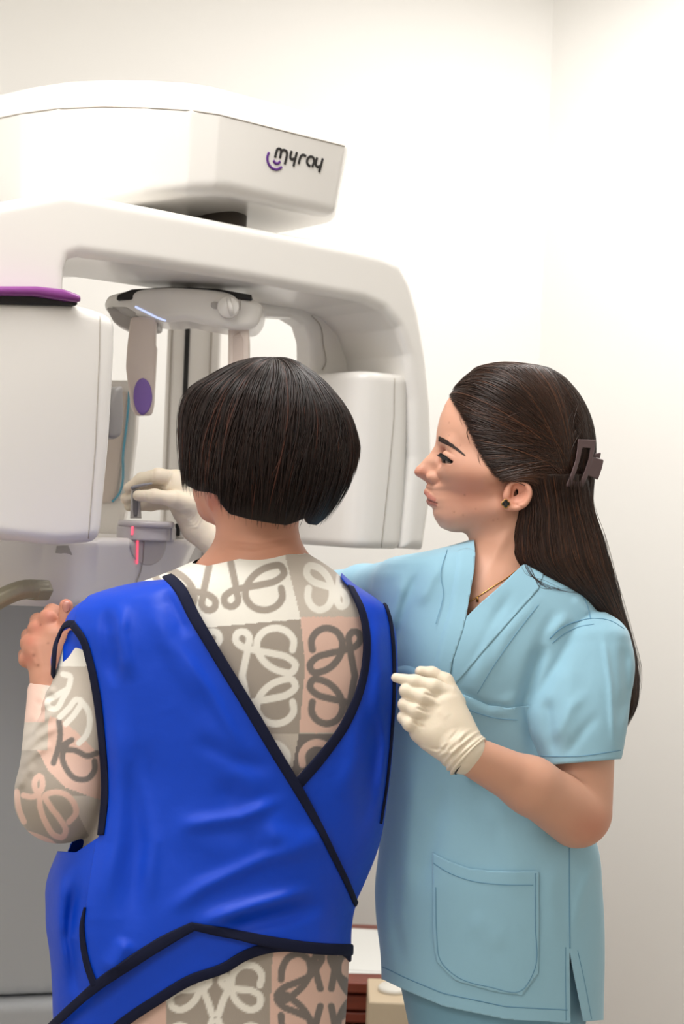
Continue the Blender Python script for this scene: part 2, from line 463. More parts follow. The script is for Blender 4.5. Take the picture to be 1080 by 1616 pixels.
# ================================================================== dental x-ray machine
M_pl = mat('white_plastic', (231, 228, 223), rough=.22, spec=.5)
M_pl2 = mat('white_plastic_satin', (232, 228, 222), rough=.38)
M_pk = mat('pale_beige_plastic', (214, 200, 190), rough=.35)
M_seam = mat('seam_shadow_gap', (172, 165, 156), rough=.8)
M_dark = mat('black_rubber', (22, 20, 19), rough=.6)
M_purple = mat('purple_band', (132, 62, 134), rough=.3)
M_lilac = mat('lilac_pad', (128, 98, 172), rough=.5)
M_greyp = mat('grey_plastic', (176, 172, 168), rough=.4)
M_lilg = mat('cool_grey_plastic', (188, 182, 184), rough=.3)
M_cup = mat('pale_grey_inlay', (206, 199, 196), rough=.3)
M_metal = mat('olive_grey_metal', (150, 145, 126), rough=.35, metal=.15)
M_teal = mat('teal_glass_edge', (90, 160, 185), rough=.2)
M_panel = mat('beige_glass_panel', (206, 194, 184), rough=.1)
M_laser = mat('laser_line', (255, 110, 130), emit=(255, 84, 110), estr=1.6)
M_led = mat('led_strip', (190, 205, 255), emit=(190, 205, 255), estr=1.5)
M_colg = mat('column_grey', (172, 174, 176), rough=.5)  # one even grey on the lower column cover and plinth
M_black = mat('logo_black', (26, 22, 22), rough=.4)
M_violet = mat('logo_violet', (92, 40, 130), rough=.4)
TH = math.radians(39)
TD = np.array([math.cos(TH), math.sin(TH), 0]); ND = np.array([-math.sin(TH), math.cos(TH), 0]); ZD = np.array([0, 0, 1.0])
A0 = P(90, 650, 1.98)
def onplane(px, py, w=0.0):
    """point of the arm's front plane (moved back by w) under a pixel -> (s, z)"""
    d = ray(px, py); o = A0+ND*w
    k = (o-CAM)@ND/(d@ND); q = CAM+d*k-A0
    return np.array([q@TD, q[2]])
def AW(s, w, z): return A0+TD*s+ND*w+ZD*z
def poly(pts, w=0.0): return np.array([onplane(x, y, w) for x, y in pts])
def round_poly(pts, r, n=5):
    """polygon with rounded corners; r scalar or per-corner"""
    p = np.asarray(pts, float); k = len(p); r = np.broadcast_to(np.asarray(r, float), (k,)); out = []
    for i in range(k):
        a, b, c = p[i-1], p[i], p[(i+1) % k]
        u = a-b; v = c-b; lu, lv = np.linalg.norm(u), np.linalg.norm(v)
        q = min(r[i], lu*.45, lv*.45)
        p0 = b+u/lu*q; p1 = b+v/lv*q
        for t in np.linspace(0, 1, n): out.append((1-t)**2*p0+2*t*(1-t)*b+t*t*p1)
    return np.array(out)
def marm(name, f, lo, hi, h, m, parent):
    """field in arm coordinates (s, w, z) -> world mesh"""
    v, q = nets(f, lo, hi, h)
    return mesh_obj(name, A0+v[:, :1]*TD+v[:, 1:2]*ND+v[:, 2:]*ZD, q, m, parent)
mach = thing('dental_xray_machine', 'white panoramic dental x-ray machine mounted by the wall', 'x-ray machine', (float(P(290, 800, 2.75)[0]), 2.8, 0))

# ---- rotating arm (arch), detector and tube housings
ARCH = poly([(-120, 330), (0, 318), (100, 299), (240, 325), (400, 357), (560, 389), (604, 400), (634, 413), (650, 442), (664, 490), (676, 560), (684, 640),
             (686, 720), (682, 800), (672, 868), (640, 866), (655, 720), (653, 630), (645, 560), (630, 518), (606, 490), (575, 476), (400, 444), (250, 420), (128, 404), (112, 409), (106, 425), (104, 475), (-120, 475)])
def f_arch(p):
    q = np.stack([p[:, 0], p[:, 2]], 1)
    d = extrude(polysdf(q, ARCH.astype(p.dtype)), p[:, 1], 0, .205, .016)
    return d
lo = [ARCH[:, 0].min()-.02, -.02, ARCH[:, 1].min()-.02]; hi = [ARCH[:, 0].max()+.02, .23, ARCH[:, 1].max()+.02]
arm = marm('rotating_arm', f_arch, lo, hi, .004, M_pl, mach)
# tube housing
tz0 = onplane(560, 866)[1]; tz1 = onplane(640, 590)[1]; sR = onplane(672, 800)[0]; sL = onplane(652, 700)[0]
def f_tube(p):
    zc = (tz0+tz1)/2; hz = (tz1-tz0)/2
    t = (p[:, 2]-zc)/hz
    sh = .012*t*t
    sa, sb, wa, wb, rr = sL-.105, sR-.018, .010, .200, .042
    q = np.stack([np.abs(p[:, 0]+sh*.3-(sa+sb)/2)-(sb-sa)/2+rr, np.abs(p[:, 1]-(wa+wb)/2)-(wb-wa)/2+rr], 1)
    d2 = vlen(np.maximum(q, 0))+np.minimum(q.max(1), 0)-rr
    return extrude(d2, p[:, 2], tz0, tz1, .014)
tube = marm('tube_housing', f_tube, [sL-.14, -.02, tz0-.02], [sR+.02, .24, tz1+.02], .004, M_pl, mach)
def worldline(name, pts, r, m, parent, n=40, curve=True, sides=6):
    v, f = sweep((catmull if curve else linear)(pts, n), r, sides=sides); return mesh_obj(name, v, f, m, parent)
# inner rounded recess on the far side of the arch
def rec(px, py): return AW(onplane(px, py, .205)[0], .203, onplane(px, py, .205)[1])
# far post of the arch (joins beam and housing behind)
def f_post(p):
    q = np.stack([p[:, 0], p[:, 2]], 1)
    out = poly([(395, 478), (600, 478), (600, 640), (480, 640), (478, 540), (470, 515), (450, 503), (395, 500)], .19)
    return extrude(polysdf(q, out.astype(p.dtype)), p[:, 1], .165, .215, .010)
op = poly([(395, 478), (660, 640)], .19)
marm('rear_post', f_post, [op[:, 0].min()-.02, .14, op[:, 1].min()-.02], [op[:, 0].max()+.02, .24, op[:, 1].max()+.03], .0035, M_pl, mach)
def ppt(px, py, w): s, z = onplane(px, py, w); return AW(s, w-.003, z)
o = worldline('panel_seam', [ppt(490, 498, .165), ppt(503, 512, .165), ppt(509, 545, .165), ppt(512, 575, .165), ppt(507, 584, .165)], .0009, M_seam, mach)
# seam of the tube cover
fs = lambda p: f_tube(p)
def on_arm_surface(f, pxs, back=.02):
    """ray-march camera rays onto an arm-space field"""
    out = []
    for px, py in pxs:
        d = ray(px, py); o = CAM-A0
        ts = np.linspace(1.6, 3.0, 1401); w = o+d*ts[:, None]
        q = np.stack([w@TD, w@ND, w[:, 2]], 1).astype(np.float32); v = f(q); i = np.argmax(v < 0)
        if v[i] < 0 and i > 0: out.append(CAM+d*(ts[i-1]+(ts[i]-ts[i-1])*v[i-1]/(v[i-1]-v[i])-.0006))
    return np.array(out)
L = on_arm_surface(f_tube, linear([(623, 597), (622, 660), (614, 750), (602, 864)], 60))
if len(L) > 4: worldline('cover_seam', L, .0009, M_seam, tube)
L = on_arm_surface(f_tube, [(643, 817)])
if len(L): mesh_obj('screw_dot', *sweep(np.array([L[0]-np.array([0, .002, 0]), L[0]+np.array([0, .004, 0])]), .0032, sides=14), M_pl2, tube)

# detector housing on the near side
DET = round_poly(poly([(-110, 474), (0, 470), (118, 478), (150, 486), (187, 500), (186, 560), (178, 700), (163, 856), (90, 861), (0, 852), (-110, 842)], -.03),
                 [.01, .01, .01, .01, .03, .01, .01, .02, .02, .02, .01])
def f_det(p):
    q = np.stack([p[:, 0], p[:, 2]], 1)
    return extrude(polysdf(q, DET.astype(p.dtype)), p[:, 1], -.03, .13, .018)
det = marm('detector_housing', f_det, [DET[:, 0].min()-.02, -.05, DET[:, 1].min()-.02], [DET[:, 0].max()+.02, .15, DET[:, 1].max()+.02], .004, M_pl, mach)
L = on_arm_surface(f_det, linear([(158, 492), (157, 560), (151, 700), (139, 856)], 60))
worldline('cover_seam', L, .0008, M_seam, det)
BAND = round_poly(poly([(-110, 452), (0, 451), (60, 451), (104, 456), (130, 466), (130, 477), (104, 474), (60, 467), (0, 466), (-110, 468)], -.045), .004)
def f_band(p):
    q = np.stack([p[:, 0], p[:, 2]], 1)
    return extrude(polysdf(q, BAND.astype(p.dtype)), p[:, 1], -.045, .10, .006)
marm('purple_band', f_band, [BAND[:, 0].min()-.02, -.06, BAND[:, 1].min()-.02], [BAND[:, 0].max()+.02, .12, BAND[:, 1].max()+.02], .003, M_purple, mach)['label'] = 'purple plastic band'
GAP = poly([(-110, 462), (0, 461), (60, 461), (104, 466), (124, 474), (124, 482), (-110, 478)], -.036)
def f_gap(p): return extrude(polysdf(np.stack([p[:, 0], p[:, 2]], 1), GAP.astype(p.dtype)), p[:, 1], -.034, .09, .002)
marm('band_gap', f_gap, [GAP[:, 0].min()-.02, -.05, GAP[:, 1].min()-.02], [GAP[:, 0].max()+.02, .12, GAP[:, 1].max()+.02], .003, M_dark, mach)
# grey latch on the inner side of the detector
def f_latch(p):
    q = np.stack([p[:, 0], p[:, 2]], 1)
    return extrude(polysdf(q, round_poly(poly([(168, 640), (178, 612), (190, 608), (192, 660), (188, 688), (176, 694), (168, 690)], .05), .006).astype(p.dtype)), p[:, 1], .04, .07, .006)
oo = poly([(160, 600), (200, 700)], .05)
marm('latch', f_latch, [oo[:, 0].min()-.03, .02, oo[:, 1].min()-.03], [oo[:, 0].max()+.03, .09, oo[:, 1].max()+.03], .002, mat('mid_grey_plastic', (150, 147, 145), rough=.4), det)['label'] = 'grey plastic latch'

# ---- upper arm with the logo
def xy(px, Y, py=230): q = P(px, py, Y); return (q[0], q[1])
PL = np.array([xy(-190, 2.60), xy(-110, 2.34), xy(-40, 2.22), xy(30, 2.155), xy(90, 2.118), xy(160, 2.10), xy(230, 2.095), xy(300, 2.10), xy(345, 2.117), xy(450, 2.195),
               xy(545, 2.270), xy(549, 2.285), (-.015, 2.345), (-.09, 2.43), (-.30, 2.60), (-.62, 2.75), (-1.0, 2.80)])
ZU0, ZU1 = CZ+.470, CZ+.632
ZSEAM = CZ+.582
def f_upper(p):
    d2 = polysdf(p[:, :2], PL.astype(p.dtype))
    zr = (ZU1-p[:, 2])
    low = np.maximum(ZSEAM-p[:, 2], 0)
    up = np.maximum(p[:, 2]-ZSEAM, 0)
    d2 = d2+.16*low*np.clip((p[:, 0]+.25)/.2, .35, 1)+.35*up
    a = d2+.02; z0 = ZU0+np.clip((p[:, 0]+.19)*.18, -.05, 0); b = np.maximum(z0-p[:, 2], p[:, 2]-ZU1)+.02
    return np.sqrt(np.maximum(a, 0)**2+np.maximum(b, 0)**2)+np.minimum(np.maximum(a, b), 0)-.02
v, q = nets(f_upper, [PL[:, 0].min()-.03, PL[:, 1].min()-.03, ZU0-.12], [.08, PL[:, 1].max()+.03, ZU1+.03], .0045)
upper = mesh_obj('upper_arm', v, q, M_pl, mach)
def march(f, pxs, t0=1.5, t1=3.2, n=1701, lift=.0012):
    out = []; nor = []
    for px, py in pxs:
        d = ray(px, py); ts = np.linspace(t0, t1, n); w = (CAM+d*ts[:, None])
        vv = f(w.astype(np.float32)); i = np.argmax(vv < 0)
        if vv[i] < 0:
            a, b = ts[max(i-1, 0)], ts[i]; t = a+(b-a)*(vv[i-1]/(vv[i-1]-vv[i])) if i else b
            pt = CAM+d*t; g = grad(lambda z: f(z.astype(np.float32)), pt[None], .002)[0]; g /= np.linalg.norm(g)
            out.append(pt+g*lift); nor.append(g)
    return np.array(out), np.array(nor)
L = []
for i in range(0, 9):
    a, b = PL[i+2], PL[i+3]
for px in np.linspace(-40, 551, 90):      # the seam runs at one height: find it on every column
    pys = np.linspace(140, 260, 121); pts, nn = march(f_upper, [(px, y) for y in pys], lift=0)
    if len(pts):
        k = np.argmin(np.abs(pts[:, 2]-ZSEAM))
        if abs(pts[k, 2]-ZSEAM) < .004: z = pts[k].copy(); z[2] = ZSEAM; L.append(z)
L = np.array(L)
worldline('cover_seam', L, .0011, M_seam, upper)
# logo strokes lie on the flank of the arm
def stroke(pxs, wpx, m, parent, name, n=24, curve=True, th=.0008):
    p2 = (catmull if curve else linear)(pxs, n)
    pts, nor = march(f_upper, p2, lift=.0006)
    r = wpx*.5*2.23/F
    v, f = sweep(pts, r, th, normals=nor, sides=8, power=.5); return v, f
def Z(x, y): return (380+x/5.4, 200+y/5.4)
def zl(*a): return [Z(*k) for k in a]
bl = []
for pts, cv in [
    (zl((292, 262), (303, 215), (312, 192), (330, 186), (343, 198), (341, 225), (333, 268)), True),
    (zl((341, 225), (350, 205), (366, 198), (388, 208), (393, 232), (387, 270), (374, 320)), True),
    (zl((433, 206), (424, 240), (424, 268), (438, 278), (455, 268)), True), (zl((478, 216), (466, 262), (449, 338)), False),
    (zl((492, 318), (503, 275), (512, 252), (530, 240), (556, 250)), True),
    (zl((592, 336), (572, 322), (564, 298), (574, 268), (596, 254), (618, 264), (624, 285), (608, 344)), True),
    (zl((650, 262), (641, 296), (640, 328), (656, 342), (674, 334)), True), (zl((698, 270), (686, 318), (667, 388)), False)]:
    bl.append(stroke(pts, 4.3, M_black, upper, 'logo', curve=cv))
mesh_obj('logo_lettering', *join_geo(bl), M_black, upper)['label'] = 'black rounded lettering reading myray'
vl = [stroke(zl((240, 216), (226, 260), (238, 320), (272, 356), (310, 364), (350, 344)), 4.4, M_violet, upper, 'l'),
      stroke(zl((278, 288), (292, 308), (312, 314), (336, 298)), 4.4, M_violet, upper, 'l')]
mesh_obj('logo_smile', *join_geo(vl), M_violet, upper)['label'] = 'two violet curved strokes'
# joint between upper arm and arch
jc = P(350, 340, 2.30)
v, f = sweep(np.array([[jc[0]-.005, jc[1], CZ+.405], [jc[0]-.005, jc[1], CZ+.478]]), .046, sides=48); mesh_obj('swivel_joint', v, f, mat('joint_dark_grey', (70, 62, 56), rough=.5), mach)

# ---- column behind
Yq = 2.70
cxl = P(257, 700, Yq)[0]; cxr = P(343, 700, Yq)[0]
bevel(mesh_obj('column', *box_geo((cxl, Yq, .0), (cxr, Yq+.2, CZ+.60)), M_pl2, mach, smooth=False), .006)
def vstrip(name, px, py, wpx, m, z0, z1, dep=.003):
    x = P(px, py, Yq)[0]; h = wpx*.5*Yq/F
    mesh_obj(name, *box_geo((x-h, Yq-dep, z0), (x+h, Yq+.001, z1)), m, mach, smooth=False)
vstrip('slot', 290, 680, 7.5, M_dark, CZ-.4, CZ+.45)
vstrip('column_seam', 268, 620, 3, M_seam, CZ-.4, CZ+.45)
vstrip('column_seam', 331, 600, 3, M_seam, CZ-.4, CZ+.45)
# wide grey lower cover of the column
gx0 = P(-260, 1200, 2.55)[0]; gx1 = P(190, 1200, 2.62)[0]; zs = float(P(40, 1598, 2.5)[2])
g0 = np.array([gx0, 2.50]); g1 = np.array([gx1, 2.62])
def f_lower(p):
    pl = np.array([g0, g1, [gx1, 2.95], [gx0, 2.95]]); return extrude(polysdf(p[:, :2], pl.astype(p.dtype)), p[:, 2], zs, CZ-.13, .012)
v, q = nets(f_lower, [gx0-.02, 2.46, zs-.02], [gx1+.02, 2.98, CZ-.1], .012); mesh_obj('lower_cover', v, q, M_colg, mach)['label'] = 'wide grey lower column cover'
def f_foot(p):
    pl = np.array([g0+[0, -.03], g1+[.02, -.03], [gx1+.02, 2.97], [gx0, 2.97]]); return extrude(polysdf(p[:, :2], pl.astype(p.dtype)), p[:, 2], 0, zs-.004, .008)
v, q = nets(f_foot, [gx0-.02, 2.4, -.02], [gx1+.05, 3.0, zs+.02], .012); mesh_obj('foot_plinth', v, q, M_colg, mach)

# ---- fixed lower unit with chin rest
def xl(px, Y, py=900): q = P(px, py, Y); return (q[0], q[1])
LH = np.array([xl(-190, 2.10), xl(-60, 2.06), xl(60, 2.06), xl(115, 2.075), xl(135, 2.09), xl(304, 2.26), (P(304, 900, 2.26)[0]+.0, 2.36), (-.30, 2.71), (-.95, 2.71)])
LZ0, LZ1 = float(P(60, 958, 2.06)[2]), float(P(60, 842, 2.06)[2])
lzt = float(P(250, 850, 2.2)[2])
def f_lu(p):
    d2 = polysdf(p[:, :2], round_poly(LH, .02).astype(p.dtype))
    d2 = d2+.42*np.clip(lzt-p[:, 2], 0, 1)*np.clip((p[:, 0]+.40)/.12, 0, 1)+.55*np.clip(p[:, 2]-LZ0, 0, 1)*np.clip((-.36-p[:, 0])/.08, 0, 1)
    return extrude(d2, p[:, 2], LZ0, lzt, .012)
v, q = nets(f_lu, [LH[:, 0].min()-.03, 2.0, LZ0-.03], [LH[:, 0].max()+.04, 2.76, lzt+.03], .004)
M_lu = mat('white_plastic_lower', (232, 228, 226), rough=.28)
lowu = mesh_obj('lower_unit', v, q, M_lu, mach)
def inlay(f, pts, m, name, parent, step=2.0, lift=.0010):
    """thin inlay whose outline is drawn on a surface"""
    pg = np.array(pts, float); x0, y0 = pg.min(0); x1, y1 = pg.max(0)
    cen = pg.mean(0); n = len(pg); R = 8
    grid = [cen]+[cen+(pg[j]-cen)*(i/R) for i in range(1, R+1) for j in range(n)]
    P3, N3 = march(f, grid, lift=lift)
    if len(P3) != len(grid): return None
    fc = [(0, 1+(j+1) % n, 1+j) for j in range(n)]
    for i in range(R-1):
        for j in range(n):
            a = 1+i*n+j; b = 1+i*n+(j+1) % n; fc.append((a, b, b+n, a+n))
    low = P3-N3*(lift+.001); k = len(P3); V = np.vstack([P3, low]); Fc = list(fc)
    for j in range(n):
        a = 1+(R-1)*n+j; b = 1+(R-1)*n+(j+1) % n; Fc.append((a, b, b+k, a+k))
    return mesh_obj(name, V, Fc, m, parent)
th = np.linspace(0, np.pi, 20)
cup = [(204, 852)]+[(233-29*np.cos(t), 856+36*np.sin(t)) for t in th]+[(262, 852)]
inlay(f_lu, cup, M_cup, 'chin_inlay', lowu)
def decal_line(f, pts, r, m, name, parent, n=30, curve=False, lift=.0015):
    P3, N3 = march(f, (catmull if curve else linear)(pts, n), lift=lift)
    if len(P3) > 2:
        v, fc = sweep(P3, r, r*.5, normals=N3, sides=6); return mesh_obj(name, v, fc, m, parent)
decal_line(f_lu, [(227, 849), (225, 882), (221, 902), (214, 920)], .0011, M_seam, 'cover_seam', lowu)
decal_line(f_lu, [(216, 851), (215, 889)], .0020, M_laser, 'laser_line', lowu, lift=.0022)
inlay(f_lu, [(90, 862), (108, 861), (114, 876), (88, 873)], M_greyp, 'sensor_window', lowu)
# chin rest
crc = P(231, 826, 2.195)
def f_plate(p):
    q = p-crc.astype(p.dtype)
    d = ellip(np.stack([q[:, 0], q[:, 1], q[:, 2]*0], 1), (0, 0, 0), (.0435, .038, 1))
    return extrude(d, q[:, 2], -.006, .004, .004)
v, q = nets(f_plate, crc-[.07, .07, .02], crc+[.07, .07, .02], .0018); chin = mesh_obj('chin_rest', v, q, M_lilg, mach)
def f_crb(p):
    q = p-crc.astype(p.dtype)
    d = ellip(np.stack([q[:, 0]+.004, q[:, 1], q[:, 2]*0], 1), (0, 0, 0), (.041, .034, 1))
    d = np.minimum(d, rbox(np.stack([q[:, 0]-.012, q[:, 1]-.03, q[:, 2]*0], 1), (0, 0, 0), (.028, .03, 1), .006))
    return extrude(d, q[:, 2], -.026, -.005, .002)
v, q = nets(f_crb, crc-[.07, .07, .04], crc+[.07, .08, .02], .0018); mesh_obj('pedestal', v, q, M_lilg, chin)
decal_line(f_crb, [(210, 832), (209, 844)], .0018, M_laser, 'laser_line', chin, lift=.002)
bk = P(262, 838, 2.27); bk2 = P(291, 838, 2.27)
mesh_obj('rear_block', *box_geo((bk[0], 2.27, P(270, 848, 2.27)[2]), (bk2[0], 2.31, P(270, 826, 2.27)[2])), M_pl2, chin, smooth=False)
bk = P(277, 838, 2.266); bk2 = P(284, 838, 2.266)
mesh_obj('black_post', *box_geo((bk[0], 2.262, P(270, 845, 2.266)[2]), (bk2[0], 2.275, P(270, 826, 2.266)[2])), M_dark, chin, smooth=False)
# bite block standing on the chin rest
bp0 = P(214, 817, 2.185); bp1 = P(215, 765, 2.185)
hb = 2.185/F
def bw(px, py, dy=0): return P(px, py, 2.185+dy)
def f_bite(p):
    a = polysdf(np.stack([p[:, 0], p[:, 2]], 1), np.array([[bw(206, 818)[0], bw(206, 818)[2]], [bw(223, 818)[0], bw(223, 818)[2]], [bw(220, 772)[0], bw(220, 772)[2]], [bw(208, 772)[0], bw(208, 772)[2]]], p.dtype))
    return extrude(a, p[:, 1], 2.179, 2.191, .002)
v, q = nets(f_bite, bw(200, 822)-[0, .03, 0], bw(228, 764)+[0, .03, 0], .0012); bite = mesh_obj('bite_block', v, q, M_greyp, mach)
v, f = sweep(catmull([bw(209, 770, -.004), bw(222, 766, -.012), bw(240, 763, -.016)], 14), np.linspace(.0042, .0022, 14), np.linspace(.003, .0015, 14), sides=10); mesh_obj('mouthpiece', v, f, mat('clear_grey_plastic', (150, 150, 158), rough=.12), bite)
v, f = sweep(linear([bw(214, 815, -.0065), bw(214, 790, -.0065), bw(213, 775, -.0065)], 8), [.0026, .0034, .004, .004, .004, .004, .004, .0035], .0006, normals=np.tile([0, -1., 0], (8, 1)), sides=8); mesh_obj('dark_groove', v, f, mat('groove_grey', (112, 110, 112), rough=.5), bite)
# grab handle
Hh = catmull([P(-90, 1060, 2.0), P(-40, 978, 1.985), P(0, 945, 1.985), P(30, 932, 1.995), P(70, 931, 2.03)], 30)
v, f = sweep(Hh, .0155, .0145, sides=8); hd = mesh_obj('grab_handle', v, f, M_metal, mach, smooth=False); bevel(hd, .003)
v, f = sweep(np.array([P(50, 931, 2.012), P(72, 931, 2.034)]), .0172, .0165, sides=6); bevel(mesh_obj('handle_collar', v, f, M_metal, hd, smooth=False), .002)

# ---- head support under the beam
YS = 2.20
def sp(px, py): q = P(px, py, YS); return (q[0], q[2])
HS = round_poly([sp(154, 470), sp(162, 458), sp(200, 453), sp(270, 452), sp(340, 456), sp(395, 464), sp(413, 474), sp(408, 500), sp(396, 515), sp(370, 517), sp(320, 511), sp(296, 505), sp(262, 508), sp(215, 500), sp(170, 486), sp(157, 482)], .010)
def f_hs(p):
    bow = .5*(p[:, 0]-sp(290, 480)[0])**2*6
    return extrude(polysdf(np.stack([p[:, 0], p[:, 2]], 1), HS.astype(p.dtype)), p[:, 1]-bow, YS, YS+.11, .012)
v, q = nets(f_hs, [HS[:, 0].min()-.02, YS-.03, HS[:, 1].min()-.02], [HS[:, 0].max()+.02, YS+.2, HS[:, 1].max()+.02], .0028); hsu = mesh_obj('head_support', v, q, M_pl, mach)
def f_blackrim(p):
    a = np.array([sp(182, 462), sp(205, 453), sp(270, 449), sp(340, 452), sp(396, 462), sp(396, 470), sp(180, 470)])
    return extrude(polysdf(np.stack([p[:, 0], p[:, 2]], 1), a.astype(p.dtype)), p[:, 1], YS+.02, YS+.115, .002)
v, q = nets(f_blackrim, [HS[:, 0].min()-.02, YS, HS[:, 1].min()-.02], [HS[:, 0].max()+.02, YS+.14, HS[:, 1].max()+.03], .003); mesh_obj('black_rim', v, q, M_dark, hsu)
decal_line(f_hs, [(214, 484), (232, 493), (248, 501), (262, 506)], .0015, M_led, 'light_strip', hsu, lift=.001)
inlay(f_hs, [(178, 484), (200, 485), (212, 492), (228, 504), (200, 500), (180, 494)], M_greyp, 'recess', hsu)
decal_line(f_hs, [(377, 466), (379, 478), (378, 490)], .0008, M_seam, 'cover_seam', hsu)
kc, kn = march(f_hs, [(361, 486)], lift=0)
if len(kc):
    v, f = sweep(np.array([kc[0], kc[0]-[0, .012, 0], kc[0]-[0, .016, 0]]), [.017, .017, .0145], sides=32); kb = mesh_obj('adjusting_knob', v, f, M_pl, hsu)
    q0 = kc[0]-[0, .015, 0]
    v, f = sweep(np.array([q0+[.0, 0, .013], q0+[.004, -.006, 0], q0+[.007, 0, -.013]]), .0035, .004, sides=10); mesh_obj('grip', v, f, M_pl, kb)
inlay(f_hs, [(333, 478), (337, 476), (346, 477), (346, 488), (337, 487), (333, 484)], M_greyp, 'knob_slot', hsu)
def plate_part(name, pts, y0, y1, m, parent, r=.004, h=.002, rp=.008):
    pl = round_poly([(P(a, b, y0)[0], P(a, b, y0)[2]) for a, b in pts], rp)
    f = lambda p: extrude(polysdf(np.stack([p[:, 0], p[:, 2]], 1), pl.astype(p.dtype)), p[:, 1], y0, y1, r)
    v, q = nets(f, [pl[:, 0].min()-.015, y0-.01, pl[:, 1].min()-.015], [pl[:, 0].max()+.015, y1+.01, pl[:, 1].max()+.015], h)
    return mesh_obj(name, v, q, m, parent), f
pd, fpd = plate_part('temple_rod', [(206, 500), (246, 500), (245, 545), (247, 548), (242, 640), (238, 655), (213, 656), (206, 642), (198, 580), (200, 548)], 2.21, 2.228, M_pk, hsu, rp=.006)
ov = [(225.5+14.5*math.cos(a), 625.5+28.5*math.sin(a)) for a in np.linspace(0, 2*np.pi, 40, endpoint=False)]
inlay(fpd, ov, M_lilac, 'oval_pad', pd, lift=.0025)
pd2, f2 = plate_part('temple_rod', [(360, 508), (392, 508), (394, 540), (394, 620), (359, 620), (360, 540)], 2.24, 2.258, M_pk, hsu, rp=.005)
inlay(f2, [(368, 530), (378, 524), (384, 535), (384, 612), (368, 612)], mat('temple_channel', (198, 182, 172), rough=.4), 'channel', pd2)
plate_part('support_bracket', [(166, 484), (250, 498), (250, 520), (205, 522), (180, 510)], 2.235, 2.29, M_greyp, hsu, rp=.006)
# clear panel with a teal edge beside the detector
gp, fgp = plate_part('mirror_panel', [(120, 618), (203, 618), (197, 690), (182, 790), (172, 794), (120, 794)], 2.40, 2.406, M_panel, mach, rp=.006)
v, f = sweep(catmull([P(204, 618, 2.398), P(201, 660, 2.398), (P(195, 708, 2.398)), P(184, 785, 2.398), P(177, 792, 2.398)], 30), .002, sides=8); mesh_obj('glass_edge', v, f, M_teal, gp)['label'] = 'teal glass edge'
plate_part('panel_frame', [(120, 600), (219, 600), (214, 690), (200, 800), (190, 845), (120, 845)], 2.408, 2.44, M_pl2, mach, rp=.006)
# ================================================================== shared builders for people
def strands_obj(name, paths, width, m, parent, colors=None, flat=.45, normals=None):
    """many thin tapered hair locks in one mesh. paths (n, k, 3) body space, width in body units (n,)"""
    Wp = W3(paths); n, k, _ = Wp.shape
    T = np.gradient(Wp, axis=1); T /= np.linalg.norm(T, axis=2, keepdims=True)+1e-12
    Nn = W3(paths+normals)-Wp; Nn /= np.linalg.norm(Nn, axis=2, keepdims=True)+1e-12
    B = np.cross(T, Nn); B /= np.linalg.norm(B, axis=2, keepdims=True)+1e-12
    t = np.linspace(0, 1, k); prof = np.minimum(1, np.minimum(t*7+.12, (1-t)*5+.08))
    r = (np.asarray(width)[:, None]*S0*prof[None])[..., None]
    ring = [Wp+B*r, Wp+Nn*r*flat, Wp-B*r, Wp-Nn*r*flat*.6]
    V = np.stack(ring, 2).reshape(-1, 3)       # n,k,4
    base = (np.arange(n)[:, None]*k+np.arange(k-1)[None])[..., None]*4
    fs = []
    for j in range(4):
        a = base[..., 0]+j; b = base[..., 0]+(j+1) % 4
        fs.append(np.stack([a, b, b+4, a+4], -1).reshape(-1, 4))
    Fq = np.vstack(fs)
    col = None if colors is None else np.repeat(colors, k*4, axis=0)
    return mesh_obj(name, V, Fq, m, parent, colors=col)
def patch(name, f, pts, m, parent, step=4.0, lift=2.0, thick=1.6, disp=None, chi=420.0):
    """piece of cloth lying on field f, outline drawn in the front view, real thickness"""
    pg = np.asarray(pts, np.float32); lo = pg.min(0)-step*2; hi = pg.max(0)+step*2
    na, nb = int((hi[0]-lo[0])/step)+1, int((hi[1]-lo[1])/step)+1
    A, B = np.meshgrid(lo[0]+np.arange(na)*step, lo[1]+np.arange(nb)*step, indexing='ij')
    ab = np.stack([A.ravel(), B.ravel()], 1).astype(np.float32)
    p, ok = cast(f, ab, chi=chi)
    g = grad(f, p, 1.5); g /= vlen(g)[:, None]+1e-9
    l = np.full(len(p), lift, np.float32)
    if disp is not None: l = l+disp(p)
    p = p+g*l[:, None]
    idx = np.arange(na*nb).reshape(na, nb)
    q = np.stack([idx[:-1, :-1], idx[1:, :-1], idx[1:, 1:], idx[:-1, 1:]], -1).reshape(-1, 4)
    q = q[ok[q].all(1)]
    c = p[:, 2][q]; q = q[(c.max(1)-c.min(1)) < step*14]
    d = polysdf(ab, pg)
    v, t = clip_tris(p.astype(float), q, d)
    t = t[:, ::-1] if front_flip(v, t) else t
    o = mesh_obj(name, W3(v), t, m, parent)
    s = o.modifiers.new('thickness', 'SOLIDIFY'); s.thickness = thick*S0; s.offset = -1
    return o
def front_flip(v, t):
    w = W3(v); a = w[t[:, 0]]; n = np.cross(w[t[:, 1]]-a, w[t[:, 2]]-a); return n[:, 1].sum() > 0
def seam(name, f, pts, m, parent, w=1.6, th=.5, lift=.3, n=50, curve=True, chi=420.):
    v, fc = ribbon(f, pts, w, th, n=n, lift=lift, sides=6, curve=curve, power=1, chi=chi); return mesh_obj(name, v, fc, m, parent)

M_skin = mat('skin', rough=.48, spec=.35, sss=.12, attr='tint', bump=(900, .05, .0006))
M_glove = mat('cream_latex', (232, 219, 198), rough=.5, spec=.35, sss=.08, bump=(260, .12, .0012))

